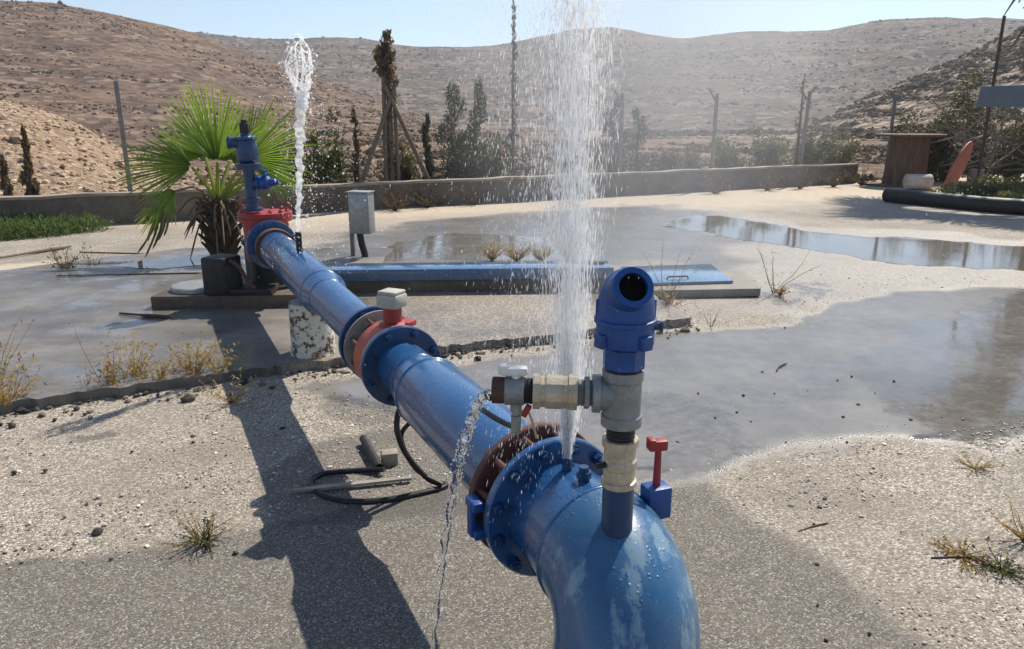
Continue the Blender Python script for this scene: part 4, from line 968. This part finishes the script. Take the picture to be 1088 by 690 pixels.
specs = [((231, 172, 0), (-.10, -.10, 1.0), (0, -1, .2), .95, L_PALM, 1.0, .06), ((262, 170, .12), (.70, .1, .70), (-.15, -1, .35), .86, L_PALM, 1.2, .10),
         ((204, 178, -.1), (-.95, -.15, .24), (.1, -.8, .65), .86, L_PALM, .95, .14), ((272, 176, .2), (.95, .1, .12), (0, -.8, .6), .46, L_PALM, 1.2, .2),
         ((244, 172, .3), (.15, .6, .8), (.2, -.8, .4), .80, L_PALM, 1.5, .10), ((218, 166, .25), (-.55, .5, .75), (.3, -.8, .4), .80, L_PALM, 1.3, .12),
         ((281, 186, .3), (.85, .4, -.1), (0, -.6, .8), .42, L_PALM, 1.1, .3)]
for (hx, hy, dy), ax_, nm_, R0_, mt_, sp2, dp in specs:
    hub = pp(hx, hy, Y0 + dy); pet = MB().tube(smooth_path([crown, (crown + hub) / 2 + ZU * .03, hub], 5), [.026] * 5 + [.02] * 5 + [.014], 6).build('leaf_stalk', L_YEL, palm)
    fan_leaf('fan_leaf', hub, ax_, nm_, R0_, mt_, palm, 34, sp2, .36, dp)
hub = pp(186, 203, Y0 - .35); MB().tube(smooth_path([crown, (crown + hub) / 2 + ZU * .10, hub], 5), .012, 6).build('leaf_stalk', L_DEAD, palm)
fan_leaf('fan_leaf', hub, (-.5, -.2, -.2), (-.2, -.7, .7), .36, L_PALM, palm, 16, 1.3, .5, .5)
hub2 = pp(172, 222, Y0 - .4); MB().tube([hub, (hub + hub2) / 2, hub2], .010, 6).build('leaf_stalk', L_DEAD, palm)
fan_leaf('fan_leaf', hub2, (-.8, -.2, -.35), (.1, -.9, .5), .34, L_YEL, palm, 16, .9, .55, .3)
dl = MB()
for dx, dz, l_ in ((-6, 0, 1), (2, 4, .8), (8, 2, .6), (-14, 6, .9), (4, -4, .7), (14, 0, .5)):
    a = pp(172 + dx * .4, 228 + dz, Y0 - .4); b_ = pp(160 + dx, 228 + 46 * l_, Y0 - .45); dl.tube(smooth_path([a, (a + b_) / 2 + Vector((.02, 0, 0)), b_], 4), [.016] * 4 + [.012] * 4 + [.003], 5)
dl.build('dead_frond', L_DEAD, palm)
sk = MB()
for k in range(26):
    a = U(0, 6.28); p = crown + Vector((math.cos(a) * .1, math.sin(a) * .1, U(-.1, .05))); e = p + Vector((math.cos(a) * U(.15, .45), math.sin(a) * U(.15, .45), U(-.55, -.15)))
    sk.tube(smooth_path([p, (p + e) / 2 + ZU * .1, e], 3), [.014] * 3 + [.010] * 3 + [.003], 5)
sk.build('dead_frond', L_DEAD, palm)
# tall palm outside the right edge: dead skirt hangs into view, crown shades the far yard, trunk mirrors in the puddle
tp = Vector((13.1, 18.4, 0)); tall = thing('tall_palm', tp, 'tall palm at the right edge with a hanging skirt of dead fronds', 'palm tree')
top = tp + Vector((-1.3, -.1, 6.6))
MB().tube(smooth_path([tp + ZU * -.2, tp + Vector((-.03, 0, 2.5)), tp + Vector((-.25, 0, 4.8)), top], 6), [.34] + [.27] * 10 + [.24] * 7 + [.2], 16).build('trunk', TRUNK, tall)
for k in range(34):
    a = k * 2.4; e = U(-.15, .9); d = Vector((math.cos(a), math.sin(a), e)).normalized(); hub = top + d * U(.9, 1.8)
    if k % 3 == 0: MB().tube([top, (top + hub) / 2 + ZU * .05, hub], .025, 5).build('leaf_stalk', L_DEAD, tall)
    fan_leaf('fan_leaf', hub, d + Vector((0, 0, -.25)), Vector((-d.x * .5, -d.y * .5, 1)), 1.25, L_BUSH, tall, 26, 1.7, .5, .25)
sk = MB()
for k in range(95):
    a = U(0, 6.28); z_ = U(3.4, 6.4); f_ = z_ / 6.7; p = Vector((tp.x - .8 * f_ ** 3, tp.y, z_)) + Vector((math.cos(a), math.sin(a), 0)) * .24
    e = p + Vector((math.cos(a) * U(.1, .42) - (U(.2, .8) if math.cos(a) < -.5 else 0), math.sin(a) * U(.1, .42), -U(.5, 1.5)))
    sk.tube([p, (p + e) / 2 + Vector((math.cos(a), math.sin(a), 1)) * .10, e], [.03, .045, .01], 4)
sk.build('dead_frond', L_DEAD, tall)

# ------------------------------------------------------------------ weeds, each on its own
def weed(px, py, h, n, mat, label, cat='weed', spread=.6, leaf=.012, nl=60, z=0.0, stem=None, group=None, name='dry_weed', lay=0.0, r=.0022, tilt=None):
    p = gp(px, py, z); o = thing(name, p, label, cat, group); mb = MB(); bl = []
    for pts in twigs(mb, p, n, h, spread, r, .45, 1.0 - lay):
        if tilt: pass
        for q_ in pts[1:]: bl.append((q_, (h * .07, h * .07, h * .07), 1))
    mb.build('stem', stem or mat, o, sharp=180)
    if nl: 
        v, f = leaf_cloud(bl, nl, leaf, .4, 0, 3.0); np_mesh('foliage', v, f, mat, o)
WG = 'weeds along the broken slab edge'
weed(8, 436, 0.34, 36, L_GOLD, 'golden weed clump at the left end of the slab edge', 'weed', .9, .013, 630, group=WG)
weed(-6, 425, 0.52, 22, L_GOLD, 'taller golden weed cut by the left border', 'weed', .6, .013, 390, group=WG)
weed(112, 415, 0.44, 4, L_RED, 'single reddish bare stalk standing at the slab edge', 'weed', .25, .010, 40, stem=L_RED, group=WG, name='bare_stalk')
weed(122, 416, 0.26, 19, L_GOLD, 'small golden tuft right of the reddish stalk', 'weed', .7, .013, 390, group=WG)
weed(146, 408, 0.34, 19, L_GOLD, 'golden tuft midway along the left slab edge', 'weed', .6, .013, 390, group=WG)
weed(168, 411, 0.21, 22, L_GOLD, 'squat golden tuft left of the pipe shadow', 'weed', 1.0, .013, 420, group=WG)
weed(92, 418, 0.20, 5, L_RED, 'tiny thin sprig left of the reddish stalk', 'weed', .5, .008, 30, stem=L_RED, group=WG)
weed(207, 404, 0.29, 30, L_GOLD, 'bushy golden weed at the edge of the pipe shadow', 'weed', .8, .013, 540, group=WG)
weed(233, 402, 0.26, 25, L_DRY, 'straw tuft where the pipe shadow crosses the slab edge', 'weed', .9, .013, 360, group=WG)
weed(246, 428, 0.26, 16, L_DRY, 'straw weed leaning inside the pipe shadow', 'weed', 1.4, .013, 120, group=WG)
weed(345, 390, .16, 14, L_DRY, 'thin straw weed at the foot of the white support', 'weed', 1.3, .008, 60, group=WG)
weed(372, 386, .12, 14, L_DRY, 'low straw litter right of the white support', 'weed', 1.6, .008, 60, group=WG)
weed(213, 575, .16, 30, L_BROWN, 'dark brown weed clump on the asphalt seam', 'weed', 1.7, .008, 120, stem=L_DRY, lay=.35)
weed(221, 578, .12, 22, L_OLIVE, 'greenish heart of the weed on the asphalt seam', 'weed', 1.5, .009, 160, lay=.2)
weed(707, 331, .80, 5, L_DRY, 'tall bare brown stalks beside the blue hatch cover', 'weed', .34, .012, 26, stem=L_RED, name='bare_stalk', r=.0035)
weed(712, 330, .26, 26, L_GOLD, 'orange tuft at the foot of the tall stalks', 'weed', .9, .012, 220)
weed(822, 312, .55, 6, L_DRY, 'thin branching weed standing in wet gravel', 'weed', .8, .013, 60, stem=L_RED, name='bare_stalk', r=.003)
weed(828, 314, .14, 24, L_GOLD, 'orange tuft under the branching weed', 'weed', 1.3, .011, 260)
weed(755, 348, .16, 5, L_BROWN, 'small dark sprig near the broken kerb end', 'weed', .5, .009, 30)
weed(1022, 592, .12, 26, L_GOLD, 'low golden weed on the pale gravel at the right', 'weed', 2.2, .009, 300, lay=.5)
weed(1066, 608, .13, 30, L_OLIVE, 'olive golden weed at the lower right border', 'weed', 2.0, .009, 340, lay=.4)
weed(1035, 500, .12, 14, L_DRY, 'faint straw tuft at the edge of the wet asphalt', 'weed', 1.6, .009, 120, lay=.3)
weed(1090, 575, .16, 18, L_GOLD, 'golden weed cut by the right border', 'weed', 1.4, .009, 200)
weed(70, 291, .36, 40, L_BROWN, 'brown dry bush on the pale patch at the left', 'weed', .8, .018, 240, stem=L_BROWN, name='dry_bush')
weed(98, 288, .24, 20, L_BROWN, 'smaller brown sprig right of the dry bush', 'weed', .8, .014, 80, stem=L_BROWN, name='dry_bush')
for px, py, lab in ((523, 277, 'pale dry grass left of the spray behind the trench lid'), (549, 278, 'pale dry grass just left of the spray core'), (575, 278, 'pale dry grass right behind the spray core'), (605, 277, 'pale dry grass at the right side of the spray')):
    weed(px, py, .30, 110, L_DRY, lab, 'grass tuft', 1.1, .016, 260, group='dry grass tufts behind the trench lid', name='grass_tuft')
for px, py, mt_, lab in ((420, 224, L_BROWN, 'brown weeds at the wall foot below the staked tree'), (455, 221, L_BROWN, 'brown weeds at the wall foot below the right strut'), (505, 218, L_BROWN, 'reddish weeds at the wall foot left of the spray'), (760, 206, L_BROWN, 'brown weeds at the wall foot below the middle post'),
                         (815, 203, L_BROWN, 'reddish brown weeds along the wall foot near the leaning post'), (850, 201, L_BROWN, 'reddish brown weeds under the leaning post'), (885, 199, L_BROWN, 'brown weeds along the wall foot left of the drum'), (915, 197, L_BROWN, 'brown weeds beside the bottom of the drum')):
    weed(px, py, .5, 34, mt_, lab, 'weed', 1.5, .022, 520, group='weeds along the foot of the wall', name='dry_bush', stem=L_BROWN, r=.006)
gl = [gp(px, py) for px, py in ((0, 254), (25, 252), (50, 250), (72, 247), (92, 245), (10, 246), (40, 244), (-25, 250))]
v, f = leaf_cloud([(p + ZU * .08, (.36, .30, .17), 1) for p in gl], 6500, .045, 1.6, 0, 6)
gw = np_mesh('green_weeds', v, f, L_GRASS, None, False, gl[2]); tag(gw, 'patch of green weeds at the foot of the wall on the left', 'weeds', None, 'stuff')

# ------------------------------------------------------------------ bits on the ground
hp_ = [P(-1.30, .02, .47), pp(424, 436, 2.90), pp(422, 458, 2.86), pp(433, 485, 2.88), pp(456, 510, 2.94), gp(474, 516, .014), gp(448, 524, .012), gp(405, 532, .012), gp(362, 532, .012), gp(337, 523, .012), gp(331, 511, .012), gp(346, 503, .012), gp(380, 500, .012), gp(408, 499, .03)]
tag(MB().tube(smooth_path(hp_, 8), .0125, 8).build('hose', HOSE, None, gp(400, 520)), 'black hose hanging from the pipe and looping on the ground', 'hose')
hp2 = [P(-1.22, .02, .46), pp(443, 440, 2.90), pp(428, 458, 2.90), pp(428, 473, 2.91), pp(442, 499, 2.94), gp(470, 515, .03)]
tag(MB().tube(smooth_path(hp2, 8), .010, 8).build('cable', HOSE, None, gp(440, 490)), 'thin black cable bowing down beside the looped hose', 'cable')
c0_, c1_ = gp(386, 466, .03), gp(403, 497, .03)
tag(MB().lathe(c0_, c1_ - c0_, [(0, .020), ((c1_ - c0_).length, .020), ((c1_ - c0_).length, .014), (.02, .014)], 18).build('pipe_offcut', BLACK, None, gp(395, 482)), 'short black plastic pipe offcut next to the concrete block', 'pipe')
bq = gp(413, 496); tag(MB().box(bq + ZU * .032 + Vector((0, .03, 0)), (.075, .065, .064), Matrix.Rotation(.25, 3, 'Z'), .006).build('concrete_block', CONC_CAP, None, bq), 'small sandy concrete block beside the pipe offcut', 'block')
s0, s1 = gp(305, 524, .012), gp(437, 510, .012); sv = (s1 - s0).normalized(); sn = Vector((-sv.y, sv.x, 0)); Ls = (s1 - s0).length
st_ = MB().prism([tuple((s0 + sv * a + sn * b)[:2]) for a, b in ((0, -.002), (Ls * .25, -.015), (Ls, -.010), (Ls, .010), (Ls * .25, .015), (0, .004))], .014, .026)
tag(st_.build('flat_lath', m_plain('pale_lath', (.19, .17, .145), (.33, .30, .255), .4, 10, .2, .003), None, s0), 'pale flat pointed lath lying across the hose loop', 'lath')
def stick(px0, py0, px1, py1, r, mat, label, z=.0, name='stick'):
    a, b = gp(px0, py0, z + r), gp(px1, py1, z + r); m_ = (a + b) / 2 + Vector((U(-.02, .02), U(-.02, .02), 0))
    tag(MB().tube(smooth_path([a, m_, b], 4), [r * .7] * 4 + [r] * 4 + [r * .5], 6).build(name, mat, None, gp((px0 + px1) / 2, (py0 + py1) / 2, z)), label, 'stick', 'sticks on the ground')
stick(127, 333, 182, 337, .014, RUST_DARK, 'dark bent stick pointing at the plinth corner on the wet slab', .06)
stick(60, 293, 225, 290, .008, BARK, 'long thin twig across the pale patch at the left', .06)
stick(0, 274, 75, 262, .02, STAKE, 'grey branch lying near the left border')
stick(85, 268, 225, 272, .012, BARK, 'long brown cane lying in front of the green weeds')
stick(825, 394, 836, 386, .006, RUST_DARK, 'small dark splinter on the wet asphalt')
stick(990, 593, 1035, 594, .006, RUST_DARK, 'dark twig under the golden weed at the right')
stick(848, 565, 880, 556, .004, RUST_DARK, 'short dark twig on the asphalt edge')
rocks_tile = []
def clod(p, s, label, cat, group, mat, name):
    bm = bmesh.new(); bmesh.ops.create_icosphere(bm, subdivisions=2, radius=1)
    mb = MB(); bm.verts.index_update()
    mb.add([Vector((q.co.x * U(.75, 1.2), q.co.y * U(.7, 1.1), q.co.z * U(.5, .75))) * s for q in bm.verts], [[q.index for q in f_.verts] for f_ in bm.faces]); bm.free()
    o = mb.build(name, mat, None, sharp=60); o.location = p; return tag(o, label, cat, group)
cl = [(790, 420), (783, 438), (798, 448), (896, 443), (905, 400), (890, 404), (868, 600), (865, 557), (878, 680), (760, 444), (912, 430), (823, 418), (835, 470), (742, 418), (968, 446), (869, 643), (924, 673), (900, 470), (810, 395), (950, 405), (930, 418), (858, 415), (720, 470), (990, 430)]
first = None
for i, (px, py) in enumerate(cl):
    p = gp(px, py, .004)
    if first is None: first = clod(p, .010, 'small dark clod dropped on the damp yard surface', 'clod', 'dark clods on the damp yard', CLOD, 'dark_clod')
    else:
        o = first.copy(); COL.objects.link(o); o.location = p; o.rotation_euler = (0, 0, U(0, 6)); s_ = U(.35, 1.0); o.scale = (s_ * U(.8, 1.3), s_, s_)
cl2 = [(104, 564), (58, 446), (24, 467), (33, 482), (160, 488), (118, 594), (250, 588), (300, 455), (75, 470), (140, 480), (240, 484), (90, 440), (15, 502), (48, 500), (205, 470)]
clod(gp(104, 565, .006), .022, 'largest dark lump on the pale gravel at the left', 'clod', 'dark lumps on the pale gravel', CLOD, 'dark_clod')
lf = None
for px, py in cl2[1:]:
    p = gp(px, py, .005)
    if lf is None: lf = clod(p, .013, 'small dark lump lying on the pale gravel at the left', 'clod', 'dark lumps on the pale gravel', CLOD, 'dark_clod')
    else:
        o = lf.copy(); COL.objects.link(o); o.location = p; o.rotation_euler = (0, 0, U(0, 6)); s_ = U(.4, 1.1); o.scale = (s_ * U(.8, 1.4), s_, s_)

# ------------------------------------------------------------------ water in the air
t = NT('flying_water')
p_ = t.bsdf((.97, .98, 1.0), .15, 0, None, .6, 0, 1.33)
tr = t.new('ShaderNodeBsdfTranslucent'); tr.inputs[0].default_value = (1, 1, 1, 1)
mx = t.new('ShaderNodeMixShader'); mx.inputs[0].default_value = .7
t.l.new(p_.outputs[0], mx.inputs[1]); t.l.new(tr.outputs[0], mx.inputs[2]); tp2 = t.new('ShaderNodeBsdfTransparent'); m2 = t.new('ShaderNodeMixShader'); m2.inputs[0].default_value = .56
t.l.new(mx.outputs[0], m2.inputs[1]); t.l.new(tp2.outputs[0], m2.inputs[2]); t.l.new(m2.outputs[0], t.out.inputs[0]); DROP_M = t.m
t = NT('clear_water'); t.bsdf((1, 1, 1), .02, 0, None, .5, 1.0, 1.33); CLEAR = t.m
OCT_V = np.array([(1, 0, 0), (0, 1, 0), (-1, 0, 0), (0, -1, 0), (0, 0, 1), (0, 0, -1)], float)
OCT_F = np.array([(0, 1, 4), (1, 2, 4), (2, 3, 4), (3, 0, 4), (1, 0, 5), (2, 1, 5), (3, 2, 5), (0, 3, 5)])
def drops(name, pos, vel, rad, shutter, mat, parent):
    n = len(pos); sp = np.linalg.norm(vel, axis=1)[:, None] + 1e-6; d = vel / sp
    a = np.cross(d, RNG.standard_normal((n, 3))); a /= np.linalg.norm(a, axis=1)[:, None]; b = np.cross(d, a)
    ln = np.maximum(rad, sp[:, 0] * shutter * .5)
    V_ = pos[:, None] + OCT_V[None, :, 0, None] * a[:, None] * rad[:, None, None] + OCT_V[None, :, 1, None] * b[:, None] * rad[:, None, None] + OCT_V[None, :, 2, None] * d[:, None] * ln[:, None, None]
    F_ = OCT_F[None] + (np.arange(n) * 6)[:, None, None]
    o = np_mesh(name, V_.reshape(-1, 3), F_.reshape(-1, 3), mat, parent, True); tag(o, kind='stuff'); return o
MIST = 1.25
NZ = Vector((n0.x, n0.y, AX + RB + .036))
spray = thing('water_spray', NZ, 'tall white spray bursting up from the near flange of the pipe', 'water spray')
def ballistic(n, v0, sig, wind, tmax, size, drag=.25, skew=(0, 0)):
    th = np.abs(RNG.standard_normal(n)) * sig; ph_ = RNG.uniform(0, 6.283, n); v = v0 * RNG.uniform(.80, 1.02, n)
    vx = v * np.sin(th) * np.cos(ph_) + skew[0]; vy = v * np.sin(th) * np.sin(ph_) + skew[1]; vz = v * np.cos(th)
    tt_ = RNG.uniform(0, 1, n) ** tmax[1] * tmax[0]
    x = vx * tt_ + wind[0] * tt_ ** 2 * .5 * RNG.uniform(.3, 1.6, n); y = vy * tt_ + wind[1] * tt_ ** 2 * .5; z = vz * tt_ - 4.9 * tt_ ** 2
    pos = np.stack([x, y, z], -1) + np.array(NZ[:]); vel = np.stack([vx + wind[0] * tt_, vy + wind[1] * tt_, vz - 9.8 * tt_], -1)
    ok = pos[:, 2] > .02; r = size * RNG.gamma(3, .33, n)
    return pos[ok], vel[ok], r[ok]
def column(n, zr, zp, env, cx, up, size):
    z = zr[0] + (zr[1] - zr[0]) * RNG.uniform(0, 1, n) ** zp
    R = env(z); g = RNG.standard_normal((n, 2)) * .5
    pos = np.stack([g[:, 0] * R + cx(z), g[:, 1] * R, z], -1) + np.array(NZ[:])
    vz = up * np.sqrt(np.maximum(2 * 9.8 * (2.6 - z), .5)) * RNG.uniform(.6, 1.05, n)
    vel = np.stack([g[:, 0] * .5, g[:, 1] * .5, vz], -1)
    return pos, vel, size * RNG.gamma(3, .33, n)
e1 = lambda z: .004 + .048 * (1 - np.exp(-z / .22)) + .016 * z
e2 = lambda z: .006 + .078 * (1 - np.exp(-z / .25)) + .022 * z
G = [column(7000, (0, 1.6), 2.1, e1, lambda z: 0 * z, 1, .00062), column(10500, (.0, 2.3), .8, e1, lambda z: .02 * z, 1, .00064),
     column(9500, (.06, 2.4), .75, e2, lambda z: -.02 - .02 * z, -.9, .00062), column(3600, (-.20, 2.2), .9, lambda z: .10 + .05 * z, lambda z: -.10 - .02 * z, -.6, .0006),
     column(10000, (.1, 2.4), .6, lambda z: .42 + .1 * z, lambda z: .05 + 0 * z, -.22, .00036)]
keep = [np.hypot(g[0][:, 0], g[0][:, 1]) > .9 for g in G]
drops('droplets', *[np.concatenate([g[q][k] for g, k in zip(G, keep)]) for q in range(3)], 1 / 260, DROP_M, spray)
sg_ = [column(2600, (.0, 1.3), 1.5, lambda z: e1(z) * .8, lambda z: 0 * z, 1, .0010), column(1200, (.1, 2.3), .8, e2, lambda z: -.01 * z, -.7, .0008)]
drops('streaks', *[np.concatenate([g[q] for g in sg_]) for q in range(3)], 1 / 95, DROP_M, spray)
t = NT('spray_mist')
sxy = t.new('ShaderNodeTexGradient', gradient_type='SPHERICAL'); t.l.new(t.vec((1, 1, 1)), sxy.inputs[0])
dn = t.math('MULTIPLY', t.rng(sxy.outputs[1], 0, .8, 0, 1), t.rng(t.noise(2.5, 3, .6), .3, .7, .4, 1.2))
vol = t.new('ShaderNodeVolumePrincipled'); vol.inputs['Color'].default_value = (.93, .95, 1, 1); vol.inputs['Anisotropy'].default_value = .35
t.l.new(t.math('MULTIPLY', dn, MIST), vol.inputs['Density']); t.l.new(vol.outputs[0], t.out.inputs[1])
mi = MB().lathe((0, 0, 0), ZU, [(math.cos(a) * -1.0, math.sin(a)) for a in np.linspace(0, math.pi, 14)], 24).build('mist', t.m, None, sharp=180)
mi.location = NZ + Vector((.20, .30, 1.0)); mi.scale = (.60, .40, .85)
tag(mi, 'faint veil of mist drifting around the tall spray', 'mist', None, 'stuff')
core = MB()
for k in range(7):
    a = k * .9; d = Vector((math.cos(a) * U(.005, .03), math.sin(a) * U(.005, .03), 1)); o_ = Vector((math.cos(a), math.sin(a), 0)) * .003
    pts = [NZ + o_ + d * (h_ ) + Vector((U(-1, 1), U(-1, 1), 0)) * .002 for h_ in np.linspace(-.012, U(.25, .5), 9)]
    core.tube(pts, [.0045, .005, .005, .0045, .004, .0035, .003, .002, .0006], 6)
core.build('jet_core', DROP_M, spray, sharp=180)
# slim jet at the wellhead end
NF = Vector((nf.x, nf.y, AX + RB + .14)); jet = thing('water_jet', NF, 'slim white water jet with a lumpy splashing head by the palm', 'water jet')
jm = MB(); Ht = 1.97 - NF.z; k = 64; pts = []; rad = []
for i in range(k + 1):
    f_ = i / k; amp = .012 * f_ + .006
    pts.append(NF + Vector((.09 * f_ + math.sin(i * .9) * amp * .5 + U(-1, 1) * amp * .6, U(-1, 1) * amp, Ht * f_ * .80))); rad.append(.013 + .016 * f_ + U(-.006, .008) * (.3 + f_))
jm.tube(pts, rad, 9); jm.build('jet_core', DROP_M, jet, sharp=180)
hm = MB(); top_ = NF + Vector((.09, 0, Ht * .76)); hp_l = []
for ph_ in (.3, 1.2, 2.0, 2.9, 3.5, 4.4, 5.2, 6.0):
    c_ = math.cos(ph_); sn_ = math.sin(ph_); pts = []; k = 14; hh = U(.24, .46)
    for i in range(k + 1):
        f_ = i / k; rr = .092 * (f_ ** .8) * (1 - .75 * max(0, f_ - .72) / .28) + .006 + U(-.008, .008)
        pts.append(top_ + Vector((c_ * rr + U(-.012, .012), sn_ * rr * .8 + U(-.012, .012), hh * f_ - .06)))
    hm.tube(pts, [U(.004, .015) * (1 - .5 * q_ / 14) for q_ in range(15)], 7); hp_l += pts
hm.build('splash_head', DROP_M, jet, sharp=180)
n = 1000; ix = RNG.integers(0, len(hp_l), n); hb_ = np.array([p[:] for p in hp_l])[ix] + RNG.normal(0, .020, (n, 3))
drops('splash_beads', hb_, np.stack([RNG.normal(0, .6, n), RNG.normal(0, .6, n), RNG.normal(0, 1.2, n)], -1), .0035 * RNG.gamma(2.5, .45, n), 1 / 300, DROP_M, jet)
n = 1500; f_ = RNG.uniform(0, 1, n); sx_ = np.where(RNG.uniform(0, 1, n) < .75, np.abs(RNG.gamma(1.3, .10, n)), -RNG.gamma(1.1, .05, n))
pos_ = np.stack([nf.x + sx_, nf.y + RNG.normal(0, .10, n), .55 + f_ ** 1.2 * 1.4 * np.exp(-np.abs(sx_) * .8)], -1)
drops('droplets', pos_, np.stack([RNG.normal(.2, .4, n), RNG.normal(0, .3, n), RNG.normal(-2, 1.6, n)], -1), .0022 * RNG.gamma(2.2, .45, n), 1 / 300, DROP_M, jet)
# dribble from the open arm end
e0 = at(AZ) + AD * .268; stp = [gp(450, 700, .30)]
sw = MB(); pts = []; rad = []; m_ = 70
for i in range(m_ + 1):
    tt_ = i / m_ * .46; p = e0 + AD * (.004 + .40 * tt_) + Vector((0, .10 * tt_, 0)) - ZU * (4.9 * tt_ ** 2 + .012 - .15 * tt_ * 0)
    j = .0035; pts.append(p + Vector((U(-j, j), U(-j, j), 0))); rad.append(max(.0038, .0105 - .0045 * i / m_ + .0034 * math.sin(i * 1.25) + U(-.002, .002)))
trick = thing('water_trickle', e0, 'thin twisting trickle falling from the open end of the side arm', 'water trickle')
sw.tube(pts, rad, 9).build('stream', CLEAR, trick, sharp=180)
n = 900; k_ = RNG.integers(5, m_, n); base_ = np.array([pts[i][:] for i in k_]) + RNG.normal(0, .008, (n, 3))
drops('droplets', base_, np.stack([np.zeros(n), np.zeros(n), -2 - k_ / m_ * 2.5], -1), .0014 * RNG.gamma(2.5, .4, n), 1 / 900, DROP_M, trick)

# ------------------------------------------------------------------ air
t = NT('haze_air'); vol = t.new('ShaderNodeVolumePrincipled'); vol.inputs['Color'].default_value = (.86, .91, 1, 1)
vol.inputs['Density'].default_value = .00065; vol.inputs['Anisotropy'].default_value = .2; t.l.new(vol.outputs[0], t.out.inputs[1])
hz = MB().box((0, 0, 90), (1700, 1700, 184)).build('haze', t.m); tag(hz, kind='stuff')
